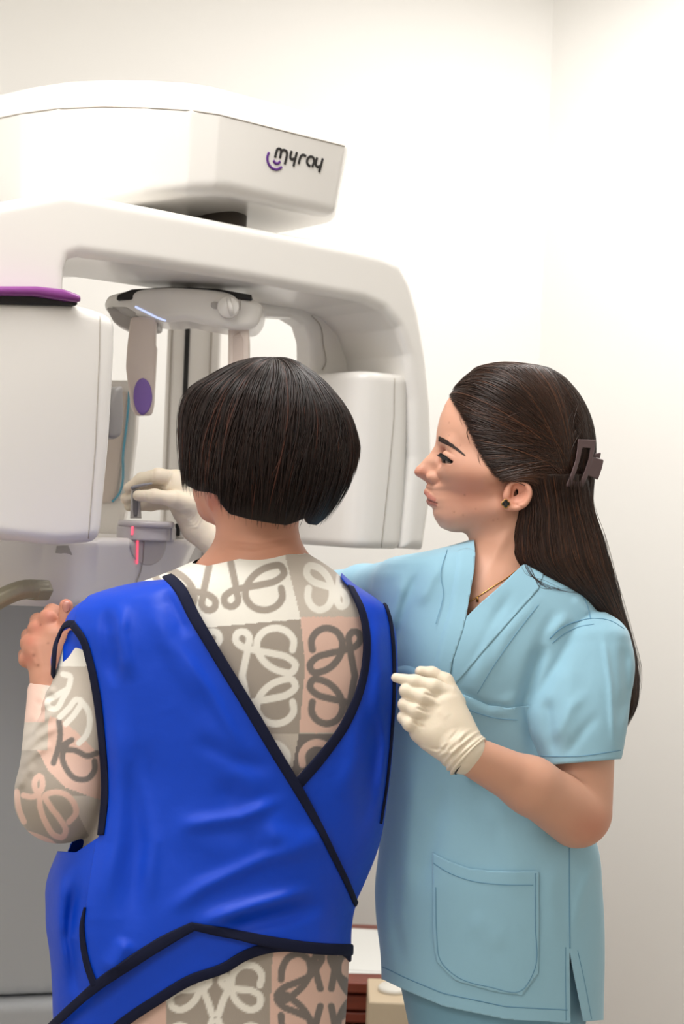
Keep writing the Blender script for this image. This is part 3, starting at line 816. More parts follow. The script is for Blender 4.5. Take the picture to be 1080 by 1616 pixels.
def wrinkles(p, L):
    w = 0
    for pts, amp, wd in L: w = w+ridge(p, pts, amp, wd)
    return w
def radial_project(f, cen, dirs, rmax, it=22):
    n = len(dirs); lo = np.zeros(n); hi = np.full(n, rmax)
    for _ in range(it):
        m = (lo+hi)/2; ins = f((cen+dirs*m[:, None]).astype(np.float32)) < 0
        lo = np.where(ins, m, lo); hi = np.where(ins, hi, m)
    return (lo+hi)/2
# ================================================================== the patient, seen from behind
M_apron = mat('royal_blue_nylon', (2, 66, 198), rough=.45, spec=.3, bump=(30, .25, .004))
M_bind = mat('navy_binding', (17, 22, 48), rough=.75, spec=.2, bump=(900, .3, .0004))
M_knit = mat('patterned_knit', rough=.9, spec=.1, sheen=.2, attr='tint', bump=(700, .35, .0006, (1, 1, .35)))
M_hairP = mat('dark_brown_hair', rough=.4, spec=.28, attr='tint')
COFF = 20.0
pat = thing('person', 'person with dark brown bob seen from behind, wearing blue lead apron over patterned knitwear', 'person', (float(P(380, 900, 1.86)[0]), 1.86, 0))

T_BODY = smooth_tab([  # b, left, right, c0, half depth
    (868, 352, 474, 60, 52), (880, 318, 497, 60, 70), (900, 272, 527, 62, 86), (925, 205, 553, 62, 100), (955, 150, 588, 62, 110), (1000, 132, 602, 62, 120), (1060, 130, 606, 62, 124),
    (1150, 142, 602, 60, 124), (1250, 148, 592, 58, 122), (1340, 130, 575, 56, 122), (1430, 110, 554, 54, 126), (1500, 104, 552, 54, 132), (1616, 104, 545, 54, 134), (1760, 120, 530, 54, 130), (1950, 140, 505, 54, 120), (2250, 165, 470, 54, 105)], 160)
def f_torso(p):
    d = rings(p, T_BODY, 2.25)
    d = smin(d, cone(p, (405, 815, 55), (412, 900, 60), 50, 62), 30)
    return d
def f_sleeve(p):
    d = cone(p, (160, 1035, 62), (96, 1255, 92), 62, 66)
    d = smin(d, cone(p, (92, 1262, 92), (68, 1092, -62), 66, 25), 26)
    w = 0
    for k, (x0, y0, x1, y1) in enumerate([(38, 1170, 92, 1120), (34, 1192, 96, 1142), (32, 1215, 84, 1172), (44, 1146, 86, 1100), (28, 1250, 58, 1205), (60, 1112, 90, 1085)]):
        w = w+ridge(p, [(x0, y0), ((x0+x1)/2-4, (y0+y1)/2-4), (x1, y1)], 4.5, 7)
    return d-w
def f_knit(p): return smin(f_torso(p), f_sleeve(p), 18)

# --- motif and patches of colour
CREAM, TAUPE, PINK, GREY, LTAUPE = [np.array(lin(c)[:3]) for c in ((236, 232, 222), (164, 154, 143), (222, 188, 173), (126, 118, 113), (196, 186, 174))]
def zb(pts): return np.array([(250+x/2.769, 850+y/2.769) for x, y in pts])
def zs_(pts): return np.array([(x/3.176, 900+y/3.176) for x, y in pts])
MOT = zb([(366, 600), (380, 535), (393, 470), (396, 425), (374, 406), (344, 415), (338, 445), (366, 472), (420, 487), (500, 502), (566, 520), (600, 553), (585, 584), (534, 580), (474, 548), (438, 500), (431, 450), (462, 406), (518, 391), (570, 412), (592, 446), (587, 486)])
def mv(p, y): q = p.copy(); q[:, 1] = 2*y-q[:, 1]; return q
def mh(p, x, k=.84): q = p.copy(); q[:, 0] = x+(x-q[:, 0])*k; return q
YM = 850+600/2.769; X1 = 477; Y1 = 973; Y2 = 1158; XM = 250+330/2.769
def seamx(b): return np.interp(b, [860, 973, 1050, 1158, 1230, 1480, 1616], [446, 474, 482, 472, 458, 432, 425])
def shift(p, dx, dy): return p+np.array([dx, dy])
B1 = shift(MOT, -14, 0)
strokes = []   # (pts, colour, region box)
strokes += [(MOT, CREAM), (mv(MOT, YM), CREAM), (mh(MOT, 479), GREY), (mh(mv(MOT, YM), 479), GREY)]
TLm = mv(MOT, Y1); TLm = shift(TLm, -18, 8)
strokes += [(TLm, TAUPE), (shift(mv(TLm, 884), 4, -6), TAUPE), (mh(TLm, 470, .66), CREAM), (mh(shift(mv(TLm, 884), 4, -6), 462, .6), CREAM)]
strokes += [(shift(mh(MOT, XM, 1), -20, 0), CREAM), (shift(mh(mv(MOT, YM), XM, 1), -20, 0), CREAM), (shift(mh(TLm, XM-4, 1), -36, 6), TAUPE)]
strokes += [(shift(MOT, -10, 2*(Y2-YM)-2), CREAM), (mh(shift(MOT, -10, 2*(Y2-YM)-2), 466), PINK)]
LOWL = np.array([(150+x/2.512, 1400+y/2.512) for x, y in [(490, 505), (508, 450), (528, 400), (530, 366), (514, 352), (500, 372), (520, 398), (570, 405), (625, 412), (656, 436), (650, 472), (620, 486), (580, 470), (548, 430), (540, 385), (556, 332), (600, 308), (642, 320), (662, 352), (654, 388)]])
LOWR = np.array([(150+x/2.512, 1400+y/2.512) for x, y in [(738, 366), (744, 318), (772, 276), (812, 264), (846, 288), (856, 330), (834, 380), (790, 424), (744, 450), (722, 432), (742, 404), (800, 378), (856, 348), (884, 312), (900, 276), (888, 258), (872, 280), (876, 330), (894, 402)]])
strokes += [(LOWL, CREAM), (mv(LOWL, 1606), CREAM), (mh(LOWL, 340, 1), CREAM), (mh(mv(LOWL, 1606), 340, 1), CREAM), (LOWR, GREY), (mv(LOWR, 1574), GREY), (mh(LOWR, 516, .7), GREY), (mh(mv(LOWR, 1574), 516, .7), GREY)]
SL = [(zs_([(118, 1128), (165, 1136), (205, 1104), (214, 1064), (200, 1030), (180, 1044), (174, 1088), (196, 1130), (200, 1180), (232, 1270), (276, 1330), (314, 1338), (330, 1310), (300, 1246), (250, 1180), (226, 1130), (270, 1112), (330, 1124), (372, 1170), (382, 1216), (345, 1262)]), PINK),
      (zs_([(296, 756), (302, 820), (292, 890), (268, 966)]), GREY), (zs_([(360, 850), (300, 892), (380, 904), (440, 930), (486, 916)]), GREY), (zs_([(330, 880), (312, 930), (330, 990), (380, 1044), (440, 1044), (474, 1000), (474, 956)]), GREY),
      (zs_([(316, 520), (350, 530), (346, 580), (318, 636), (276, 694), (244, 686), (238, 660), (280, 630), (330, 600)]), CREAM), (zs_([(300, 736), (346, 690), (388, 648), (404, 656), (380, 712), (330, 770)]), CREAM), (zs_([(402, 650), (440, 700), (450, 770), (430, 830), (396, 866)]), CREAM),
      (zs_([(140, 1320), (200, 1340), (260, 1370), (290, 1400)]), PINK), (zs_([(84, 1110), (96, 1200), (120, 1260)]), PINK)]
def knit_colour(v):
    a, b, c = v[:, 0], v[:, 1], v[:, 2]; q = v[:, :2].astype(np.float32)
    col = np.zeros((len(v), 3)); front = c > 40
    # whole garment: checks that carry on round the body
    chk = (np.floor((a-20)/150).astype(int)+np.floor((b-973)/185).astype(int)) % 4
    pal = np.stack([CREAM, TAUPE, PINK, LTAUPE]); col[:] = pal[chk]
    body = f_torso(v.astype(np.float32)) < f_sleeve(v.astype(np.float32))
    s = seamx(b); Lc = a < s
    def put(m, c_): col[m] = c_
    bk = front & body
    put(bk & Lc & (b < Y1+4-(s-a)*-.09), CREAM); put(bk & ~Lc & (b < Y1), LTAUPE)
    put(bk & Lc & (b >= Y1+4+(s-a)*.09) & (b < Y2), TAUPE); put(bk & ~Lc & (b >= Y1) & (b < Y2-1), PINK)
    put(bk & Lc & (b >= Y2) & (b < 1400), LTAUPE); put(bk & ~Lc & (b >= Y2) & (b < 1400), GREY)
    put(bk & Lc & (b >= 1400), TAUPE); put(bk & ~Lc & (b >= 1400), PINK); put(bk & (a < 262) & (b >= 1400), PINK)
    sl = ~body
    x = a*3.176; y = (b-900)*3.176
    low = y-np.interp(x, [60, 150, 190, 240, 330, 470, 560], [820, 880, 905, 1000, 1090, 1140, 1165]); up = y-np.interp(x, [150, 200, 250, 330, 480, 540], [980, 900, 730, 760, 905, 960])
    put(sl, PINK); put(sl & (up < 0) & (x > 225), LTAUPE); put(sl & (low > 0), TAUPE); put(sl & (low > 0) & ((x-380)*.9+(1330-y)*.45 > 60) & (y > 1130), LTAUPE)
    put(sl & (x < 240) & (y < 900) & (y > 760), LTAUPE)
    put(sl & (y < 480) & (x > 225), CREAM)
    for P_, c_ in strokes:
        pp = catmull(P_, 70).astype(np.float32); lo = pp.min(0)-8; hi = pp.max(0)+8
        m = np.where(bk & (a > lo[0]) & (a < hi[0]) & (b > lo[1]) & (b < hi[1]))[0]
        if len(m):
            d = polydist(q[m], pp); t = np.clip((5.5-d)/1.6+.5, 0, 1)[:, None]; col[m] = col[m]*(1-t)+c_*t
    for P_, c_ in SL:
        pp = catmull(P_, 60).astype(np.float32); lo = pp.min(0)-8; hi = pp.max(0)+8
        m = np.where(sl & (c > 20) & (a > lo[0]) & (a < hi[0]) & (b > lo[1]) & (b < hi[1]))[0]
        if len(m):
            d = polydist(q[m], pp); t = np.clip((4.6-d)/1.6+.5, 0, 1)[:, None]; col[m] = col[m]*(1-t)+c_*t
    return col
# neckline: cut the knit along a plane at the collar
def cut_collar(v): return np.interp(v[:, 0], [262, 300, 328, 400, 480, 520], [872, 880, 885, 869, 866, 880])-v[:, 1]-np.clip((60-v[:, 2])*.25, -8, 30)*1.0
v, q = nets(f_knit, (5, 850, -150), (625, 1330, 205), 2.0, flip=True)
v1, t1 = clip_tris(v, q, cut_collar(v))
v2, q2 = nets(f_knit, (60, 1328, -110), (600, 2255, 205), 5.0, flip=True) if False else (None, None)
vl_, ql_ = nets(f_knit, (5, 1326, -110), (600, 1660, 205), 2.6, flip=True)
vh_, qh_ = nets(f_knit, (60, 1656, -110), (600, 2300, 205), 8.0, flip=True)
V = np.vstack([v1, vl_, vh_]); Tq = np.vstack([t1, np.vstack([ql_[:, [0, 1, 2]], ql_[:, [0, 2, 3]]])+len(v1), np.vstack([qh_[:, [0, 1, 2]], qh_[:, [0, 2, 3]]])+len(v1)+len(vl_)])
mesh_obj('knitted_dress', W3(V), Tq, M_knit, pat, colors=knit_colour(V))['label'] = 'cream, taupe and pink knitwear with looped script pattern'

# --- body: head, neck, left forearm and hand, legs
def hand_dirs(): pass
def f_pbody(p):
    d = ellip(p, (418, 705, 50), (108, 118, 100))
    d = smin(d, cone(p, (352, 772, -8), (392, 770, 50), 48, 60), 26)
    d = smin(d, cone(p, (338, 800, -46), (372, 798, -10), 26, 42), 24)
    d = smin(d, cone(p, (350, 742, -76), (372, 690, -55), 13, 20), 20)      # nose
    d = smin(d, cone(p, (405, 800, 55), (408, 905, 60), 62, 72), 26)
    d = smin(d, ellip(p, (338, 790, 62), (10, 17, 8)), 4)                 # ear lobe
    d = smin(d, ellip(p, (410, 915, 60), (110, 44, 62)), 40)
    d = d-ridge(p, [(335, 862), (400, 872), (470, 858)], 1.8, 4)-ridge(p, [(340, 850), (410, 858), (470, 846)], -1.2, 3)
    return d
def f_phand(p):
    d = cone(p, (84, 1140, -30), (72, 1080, -62), 22, 21)
    palm = cone(p, (72, 1075, -64), (60, 1025, -76), 21, 25)
    palm = smin(palm, cone(p, (78, 1060, -62), (84, 1005, -72), 20, 21), 12)
    d = smin(d, palm, 16)
    kn = [((76, 976, -78), (82, 966, -112), (108, 972, -118), 14.5), ((58, 993, -84), (60, 980, -120), (92, 984, -130), 14), ((46, 1015, -84), (46, 1004, -122), (78, 1004, -134), 13.5), ((42, 1041, -80), (40, 1034, -112), (70, 1030, -124), 12)]
    for k, b, c, r in kn:
        f = cone(p, (68, 1040, -72), k, r*1.05, r); f = smin(f, cone(p, k, b, r, r*.9), 5); f = smin(f, cone(p, b, c, r*.88, r*.72), 4)
        d = smin(d, f, 6)
    th = cone(p, (86, 1045, -66), (104, 1000, -66), 16, 13.5); th = smin(th, cone(p, (104, 1000, -66), (104.5, 956, -64), 12.5, 11), 5)
    d = smin(d, th, 8)
    for (x0, y0, x1, y1) in [(66, 1060, 56, 1010), (60, 1055, 44, 1022)]: d = d-ridge(p, [(x0, y0), (x1, y1)], 1.3, 4)
    return d
SK1 = np.array(lin((208, 150, 124))[:3]); SKH = np.array(lin((200, 146, 122))[:3]); RED = np.array(lin((188, 98, 82))[:3])
def ptint(v):
    c = np.tile(SK1, (len(v), 1))
    e = np.exp(-(((v[:, 0]-338)/14)**2+((v[:, 1]-790)/18)**2))*(v[:, 2] > 40); c = c*(1-.6*e[:, None])+RED*.6*e[:, None]
    hnd = v[:, 0] < 130; c[hnd] = SKH
    return c
def hand_tint(v):
    c = np.tile(SKH, (len(v), 1))
    for k in [(76, 972), (58, 990), (46, 1012), (42, 1040), (104, 985), (104, 950)]:
        e = np.exp(-((v[:, 0]-k[0])**2+(v[:, 1]-k[1])**2)/160)[:, None]*.45; c = c*(1-e)+RED*e
    for x, y, r in [(64, 986, 1.6), (53, 1034, 3.0), (76, 1015, 1.6), (60, 1050, 2.)]:
        e = np.exp(-((v[:, 0]-x)**2+(v[:, 1]-y)**2)/(r*r))[:, None]*.6; c = c*(1-e)+np.array(lin((120, 66, 48))[:3])*e
    return c
def f_person(p):
    d = f_pbody(p)
    inner = smin(cone(p, (408, 900, 60), (200, 1020, 60), 55, 40), cone(p, (190, 1025, 62), (100, 1252, 92), 40, 42), 20)
    inner = smin(inner, cone(p, (100, 1250, 90), (78, 1110, -45), 42, 20), 20)
    inner = smin(inner, cone(p, (400, 930, 60), (340, 1300, 58), 75, 85), 30)
    d = smin(d, inner, 25)
    return smin(d, f_phand(p), 14)
va, qa = nets(f_person, (8, 570, -172), (560, 1330, 190), 2.0, flip=True)
cc = ptint(va); hm = (va[:, 0] < 135) & (va[:, 1] < 1150) & (va[:, 2] < 0); cc[hm] = hand_tint(va[hm])
mesh_obj('body', W3(va), qa, M_skin, pat, colors=cc)
def f_plegs(p):
    d = cone(p, (250, 2200, 60), (255, 2520, 60), 62, 44)
    d = np.minimum(d, cone(p, (400, 2200, 60), (396, 2520, 60), 62, 44)); return d
for x0, x1 in ((250, 255), (400, 396)):
    vc, qc = nets(lambda p: cone(p, (x0, 2200, 60), (x1, 2520, 60), 62, 44), (x0-80, 2130, -40), (x0+80, 2575, 160), 7, flip=True)
    mesh_obj('trouser_leg', W3(vc), qc, mat('black_trouser', (36, 34, 38), rough=.9), pat)
nail = [(104.5+6.2*math.cos(t)*(1 if math.sin(t) > 0 else 1), 957+9.5*math.sin(t)) for t in np.linspace(0, 2*np.pi, 20, endpoint=False)]
patch('thumbnail', f_phand, nail, mat('nail_pink', (188, 128, 112), rough=.25), pat, step=1.5, lift=.5, thick=.8)
M_shoe = mat('dark_shoe', (52, 48, 50), rough=.5)
floor_b = 808+CZ*F/Y0/math.cos(ROLL)
for sx in (252, 398):
    x = W3(np.array([sx, 2400, 60.]))[0]; y = Y0-60*S0
    fsh = lambda p: smax(ellip(p, (x-.03, y+.07, .03), (.052, .145, .085)), -p[:, 2], .01)
    v_, q_ = nets(fsh, (x-.12, y-.12, -.02), (x+.07, y+.26, .14), .008); mesh_obj('shoe', v_, q_, M_shoe, pat)

# --- blue lead apron: right side below, left side crossing over it
WR = [([(195, 945), (190, 1000), (205, 1080)], 5, 13), ([(168, 950), (172, 1010), (180, 1090)], -5, 12), ([(230, 930), (262, 1010), (330, 1120)], 3.5, 16), ([(255, 925), (300, 1010)], -3, 10), ([(180, 1080), (190, 1200), (180, 1330), (150, 1470)], 7, 20),
      ([(230, 1150), (225, 1300), (200, 1500)], -5, 22), ([(400, 1310), (470, 1330), (530, 1322)], 5, 22), ([(330, 1240), (400, 1265), (460, 1262)], -3, 20), ([(505, 1400), (400, 1430), (300, 1462)], 7, 13), ([(520, 1425), (430, 1450), (330, 1470)], -6, 14),
      ([(300, 1100), (360, 1200), (440, 1330), (520, 1420)], 3, 26), ([(205, 1480), (170, 1540)], 5, 14), ([(590, 960), (600, 1060), (590, 1160)], 4, 12), ([(610, 1100), (585, 1240), (570, 1330)], -4, 14), ([(570, 1060), (560, 1200), (530, 1280)], 4, 18),
      ([(460, 1255), (380, 1290), (270, 1305)], 5, 12), ([(510, 1335), (420, 1355), (320, 1400), (250, 1450)], 5, 13), ([(440, 1215), (370, 1200), (300, 1160)], -3, 14), ([(270, 1000), (330, 1090), (390, 1200)], 3, 10), ([(215, 1180), (240, 1330), (230, 1450)], 5, 14), ([(600, 1100), (606, 1180), (596, 1280)], 4, 8), ([(100, 1350), (95, 1450), (110, 1560)], 6, 13), ([(125, 1370), (108, 1480), (130, 1600)], -5, 10), ([(260, 1280), (330, 1330), (420, 1350)], 3, 30)]
T_AP = smooth_tab([(868, 345, 484, 60, 55), (880, 322, 505, 60, 72), (900, 290, 535, 62, 90), (912, 256, 548, 62, 98), (922, 205, 560, 62, 104), (936, 155, 582, 62, 110), (955, 122, 607, 62, 116), (985, 104, 621, 62, 124), (1050, 108, 628, 62, 130), (1160, 126, 622, 60, 132), (1250, 130, 613, 58, 130),
    (1340, 92, 597, 56, 130), (1400, 72, 573, 54, 134), (1432, 72, 559, 54, 136), (1465, 73, 553, 54, 138), (1500, 78, 552, 54, 140), (1616, 84, 550, 54, 140), (1760, 90, 552, 54, 140)], 200)
def f_ap(p):
    d = rings(p, T_AP, 2.3)
    d = smin(d, cone(p, (160, 1020, 62), (138, 1045, 66), 66, 58), 16)
    return d-1.5*wrinkles(p, WR)
HOLE = np.array([(160, 1318), (166, 1262), (160, 1160), (152, 1090), (142, 1040), (128, 1002), (112, 988), (97, 996), (88, 1020), (84, 1050), (82, 1085), (60, 1100), (-40, 1160), (-40, 1335), (120, 1345)], np.float32)
NECK = np.array([(268, 912), (282, 926), (312, 978), (352, 1045), (400, 1124), (440, 1192), (466, 1236), (470, 1240), (508, 1197), (545, 1146), (566, 1100), (578, 1045), (579, 1000), (572, 962), (556, 930), (540, 912), (538, 840), (260, 840)], np.float32)
HEM1 = np.array([(40, 1800), (150, 1650), (195, 1614), (250, 1576), (300, 1545), (355, 1526), (385, 1508), (430, 1493), (500, 1496), (548, 1503), (558, 1512), (700, 1540), (700, 1900), (40, 1900)], np.float32)
facing = lambda v: v[:, 2] > 30
v, q = nets(f_ap, (50, 855, -110), (655, 1700, 225), 3.2, flip=True)
ab = v[:, :2].astype(np.float32)
d = -np.minimum(np.where(v[:, 2] > 0, polysdf(ab, HOLE), 60), np.where(v[:, 2] > 20, polysdf(ab, NECK), np.abs(polysdf(ab, NECK))+3))
d = np.maximum(d, -np.where(v[:, 2] > -20, polysdf(ab, HEM1), 60)); d = np.maximum(d, v[:, 1]-1660)
d = np.maximum(d, 905-v[:, 1]-np.where((v[:, 0] > 300) & (v[:, 0] < 530), 0, 60))
vv, tt = clip_tris(v, q, d)
apron = mesh_obj('lead_apron', W3(vv), tt, M_apron, pat); apron['label'] = 'royal blue lead apron with navy binding'
sm = apron.modifiers.new('thickness', 'SOLIDIFY'); sm.thickness = 2.0*S0; sm.offset = -1
# left panel lying over the right one
LEFT = np.array([(268, 914), (282, 928), (312, 980), (352, 1047), (400, 1126), (440, 1194), (470, 1243), (505, 1305), (530, 1355), (548, 1392), (563, 1428), (600, 1420), (640, 1460), (620, 1500), (560, 1497), (500, 1497), (430, 1489), (360, 1474), (300, 1462), (260, 1486), (205, 1520), (152, 1556), (143, 1530), (134, 1490), (132, 1455), (136, 1425), (150, 1330),
                 (161, 1310), (166, 1262), (160, 1160), (152, 1090), (142, 1040), (128, 1002), (118, 985), (120, 960), (150, 930), (200, 900)], np.float32)
def f_ap2(p):
    lift = 5+4*np.clip((p[:, 1]-1300)/150, 0, 1)+9*np.exp(-((p[:, 0]-150)/60)**2)*np.clip((p[:, 1]-1330)/120, 0, 1)
    lift = lift*np.clip((575-p[:, 0])/70, .25, 1)
    return f_ap(p)-lift
v, q = nets(f_ap2, (50, 870, -20), (655, 1620, 250), 3.2, flip=True)
ab = v[:, :2].astype(np.float32)
d = np.maximum(np.where((v[:, 0] > 540) & (v[:, 1] > 1430), -np.abs(polysdf(ab, LEFT)), polysdf(ab, LEFT)), 66-v[:, 2]-np.where(v[:, 0] > 500, 40, 0)-np.where(v[:, 1] < 960, 40, 0))
d = np.maximum(d, np.where(v[:, 0] > 500, polysdf(ab, np.vstack([LEFT])), -50))
vv, tt = clip_tris(v, q, d)
lp = mesh_obj('overlapping_panel', W3(vv), tt, M_apron, apron)
sm = lp.modifiers.new('thickness', 'SOLIDIFY'); sm.thickness = 1.6*S0; sm.offset = -1
def binding(f, pts, w, n=90, lift=1.5, th=2.6, parent=apron, curve=True, chi=420.):
    v, fc = ribbon(f, pts, w, th, n=n, lift=lift, sides=12, curve=curve, chi=chi); return mesh_obj('binding', v, fc, M_bind, parent)
binding(f_ap2, [(262, 908), (279, 923), (306, 972), (347, 1041), (396, 1121), (436, 1189), (467, 1240), (502, 1302), (528, 1354), (546, 1391), (561, 1426)], [19, 19, 18, 18, 18, 17, 16, 13, 11, 10], n=160, parent=lp)
binding(f_ap, [(553, 927), (570, 962), (578, 1000), (577, 1045), (565, 1098), (544, 1144), (508, 1194), (468, 1240)], [13, 13, 13, 14, 15, 16, 18, 18], n=110)
binding(f_ap2, [(160, 1318), (166, 1262), (161, 1160), (152, 1090), (142, 1042), (130, 1006), (116, 987)], [14, 17, 16, 15, 15, 14, 13], n=110, parent=lp)
binding(f_ap, [(121, 986), (108, 985), (97, 994), (89, 1018), (86, 1048), (84.5, 1086)], 12, n=50)
binding(f_ap2, [(561, 1499), (500, 1497), (430, 1487), (360, 1473), (300, 1461)], [18, 19, 18, 17, 12], n=80, parent=lp)
binding(f_ap2, [(305, 1462), (270, 1480), (205, 1520), (152, 1557), (120, 1585), (80, 1622)], [15, 20, 20, 18, 16, 16], n=90, parent=lp)
binding(f_ap2, [(135, 1432), (130.5, 1460), (132, 1490), (139, 1525), (150, 1556)], [3, 9, 11, 12, 13], n=50, parent=lp)
binding(f_ap, [(180, 1626), (195, 1614), (250, 1577), (300, 1547), (355, 1527), (385, 1509), (430, 1495), (500, 1498), (546, 1503), (556, 1518)], 17, n=140)
binding(f_ap, [(606, 952), (614, 975), (619, 1010), (621, 1050), (621, 1090), (617, 1160), (609, 1240), (600, 1300)], [9, 9, 8, 6, 4, 3], n=90)
# lining seen inside the armhole
patch('lining', lambda p: f_ap(p)+10, [(100, 1000), (112, 994), (126, 1006), (134, 1034), (118, 1058), (104, 1076), (99, 1060)], M_apron, apron, step=1.5, lift=0, thick=2)

# --- bob
T_HAIR = smooth_tab([(566, 405, 450, 66, 20), (571, 386, 464, 66, 52), (582, 357, 482, 66, 80), (597, 332, 502, 66, 100), (606, 314, 512, 66, 107), (621, 297, 525, 66, 116), (648, 287, 546, 66, 127), (682, 285, 560, 66, 133), (718, 286, 566, 66, 133), (752, 288, 561, 66, 128), (785, 292, 547, 66, 118), (815, 306, 526, 66, 104), (850, 330, 500, 66, 88)], 120)
def f_hairP(p): return rings(p, T_HAIR, 2.1)
BOT = np.array([(280, 762), (288, 768), (296, 776), (312, 784), (330, 786), (342, 790), (350, 806), (362, 820), (395, 829), (430, 835), (452, 838), (470, 832), (482, 826), (486, 836), (500, 838), (515, 826), (532, 800), (548, 770), (560, 745), (575, 700)], float)
def bot(a): return np.interp(a, BOT[:, 0], BOT[:, 1])
v, q = nets(f_hairP, (270, 555, -90), (585, 856, 225), 3.0, flip=True)
d = v[:, 1]-bot(v[:, 0])+9+np.where(v[:, 2] < 20, np.where(v[:, 0] < 420, 30, 0), 0)
vv, tt = clip_tris(v, q, d)
hairP = mesh_obj('hair', W3(vv), tt, M_hairP, pat, colors=np.tile(lin((26, 17, 14))[:3], (len(vv), 1)))
sm = hairP.modifiers.new('thickness', 'SOLIDIFY'); sm.thickness = .006; sm.offset = -1
def bob_strands(n, k, seed, wid):
    r = np.random.default_rng(seed)
    cen = np.array([424, 690, 66.]); 
    az = r.uniform(0, 2*np.pi, n); th0 = np.abs(r.normal(0, .22, n))+.02; th1 = r.uniform(1.75, 2.5, n)
    long = r.uniform(0, 1, n) < .62; th0 = np.where(long, th0, r.uniform(.15, 1.4, n))
    t = np.linspace(0, 1, k)[None]
    th = th0[:, None]+(th1-th0)[:, None]*t
    sw = r.normal(0, .10, n)[:, None]+.18
    ph = az[:, None]+sw*(t-.2)+.03*np.sin(t*6+r.uniform(0, 6, n)[:, None])
    tilt = np.array([.06, 0, .10])
    D = np.stack([np.sin(th)*np.cos(ph)+tilt[0]*np.cos(th), -np.cos(th), np.sin(th)*np.sin(ph)+tilt[2]*np.cos(th)], -1)
    D /= np.linalg.norm(D, axis=-1, keepdims=True)
    R = radial_project(f_hairP, cen, D.reshape(-1, 3), 240).reshape(n, k)
    lift = r.uniform(-1.5, 2.6, n)[:, None]+r.uniform(0, 2.2, n)[:, None]*np.sin(t*np.pi)
    lift = lift+np.where(r.uniform(0, 1, n)[:, None] < .05, 4*t*(1-t)*r.uniform(0, 4, n)[:, None], 0)
    Pth = cen+D*(R+lift)[..., None]
    lim = bot(Pth[..., 0])+r.normal(-1, 5.5, n)[:, None]
    lim = np.where((Pth[..., 2] < 20) & (Pth[..., 0] < 420), lim-28, lim)
    out = []
    ok = np.ones(n, bool)
    for i in range(n):
        under = np.where(Pth[i, :, 1] > lim[i])[0]
        e = under[0] if len(under) else k
        if e < 5: ok[i] = False; continue
        Pth[i] = linear(Pth[i, :e], k); D[i] = linear(D[i, :e], k)
    return Pth[ok], D[ok], wid[0]+(wid[1]-wid[0])*r.random(ok.sum()), r
pth, dd, wd, r_ = bob_strands(4200, 22, 3, (.55, 1.5))
tone = r_.random(len(pth))[:, None]
cA, cB, cC = [np.array(lin(c)[:3]) for c in ((18, 11, 9), (38, 23, 18), (70, 40, 30))]
topness = np.clip((760-pth[:, :, 1].mean(1))/170, 0, 1)[:, None]
colr = cA*(1-tone)+cB*tone; m_ = (r_.random(len(pth)) < .07)[:, None]; colr = np.where(m_, cC, colr)
strands_obj('hair_strands', pth, wd, M_hairP, hairP, colors=colr, normals=dd)
# loose strands at the temple
# ================================================================== the woman in light blue scrubs
M_scrub = mat('light_blue_cotton', (150, 194, 214), rough=.8, spec=.15, sheen=.25, bump=(13, .35, .006, (1.4, 1.4, .7)))
M_seamb = mat('blue_stitching', (104, 152, 182), rough=.9)
M_hairN = mat('brown_hair', rough=.38, spec=.4, attr='tint')
M_clip = mat('plum_brown_clip', (92, 70, 72), rough=.5)
COFF = -18.0
nur = thing('person', 'person in light blue scrubs and cream gloves, long brown hair in claw clip', 'person', (float(P(775, 900, 1.95)[0]), 1.95, 0))
HC = -60.0                       # depth of the middle of the head
T_SC = smooth_tab([(852, 742, 812, -62, 44), (864, 700, 826, -62, 60), (880, 628, 846, -58, 74), (900, 604, 884, -55, 88), (925, 596, 922, -52, 98), (960, 594, 945, -50, 108), (1000, 598, 952, -48, 116), (1050, 602, 948, -46, 120),
    (1100, 606, 938, -46, 120), (1200, 608, 928, -48, 112), (1300, 602, 934, -50, 110), (1350, 597, 947, -50, 112), (1400, 592, 951, -50, 116), (1450, 594, 954, -50, 118), (1500, 600, 955, -50, 120), (1560, 603, 954, -50, 122), (1640, 606, 952, -50, 122), (1700, 606, 950, -50, 122)], 160)
NW = [([(885, 955), (866, 995), (845, 1050), (828, 1110), (840, 1180), (850, 1230)], -11, 12), ([(905, 965), (868, 1000), (846, 1040)], 6, 11), ([(905, 940), (935, 975)], 2, 10), ([(780, 960), (760, 1040), (745, 1110)], 3, 14), ([(860, 930), (800, 1000), (760, 1080)], 3, 12), ([(820, 920), (775, 985), (735, 1070)], -2.5, 9),
      ([(640, 900), (625, 960), (610, 1010)], 5, 11), ([(672, 880), (640, 950), (615, 1040)], -4, 9), ([(700, 880), (660, 960)], 3, 9), ([(770, 1120), (800, 1110), (830, 1095)], 2, 11), ([(720, 1085), (770, 1112), (815, 1117)], -3, 6),
      ([(660, 1180), (645, 1300), (640, 1450)], 3.5, 15), ([(700, 1230), (690, 1300), (665, 1420)], -3, 14), ([(760, 1250), (800, 1330), (830, 1420)], 3, 20), ([(880, 1350), (870, 1420), (880, 1500)], 2.5, 14), ([(940, 1350), (915, 1420), (905, 1480)], 3, 10), ([(740, 1440), (800, 1500)], 2, 18), ([(625, 1330), (622, 1450), (640, 1540)], -3, 10)]
def f_scb(p):
    d = rings(p, T_SC, 2.2)
    d = smin(d, ellip(p, (735, 1050, 30), (70, 62, 42)), 60)           # chest
    return d
T_SL = smooth_tab([(966, 928, 956, -24, 22), (976, 908, 974, -22, 42), (990, 892, 988, -18, 56), (1015, 874, 998, -12, 64), (1045, 858, 1003, -2, 67), (1080, 841, 1001, 12, 68), (1115, 828, 996, 24, 68), (1150, 833, 990, 34, 66), (1190, 850, 983, 44, 60), (1235, 866, 972, 52, 54)], 90)
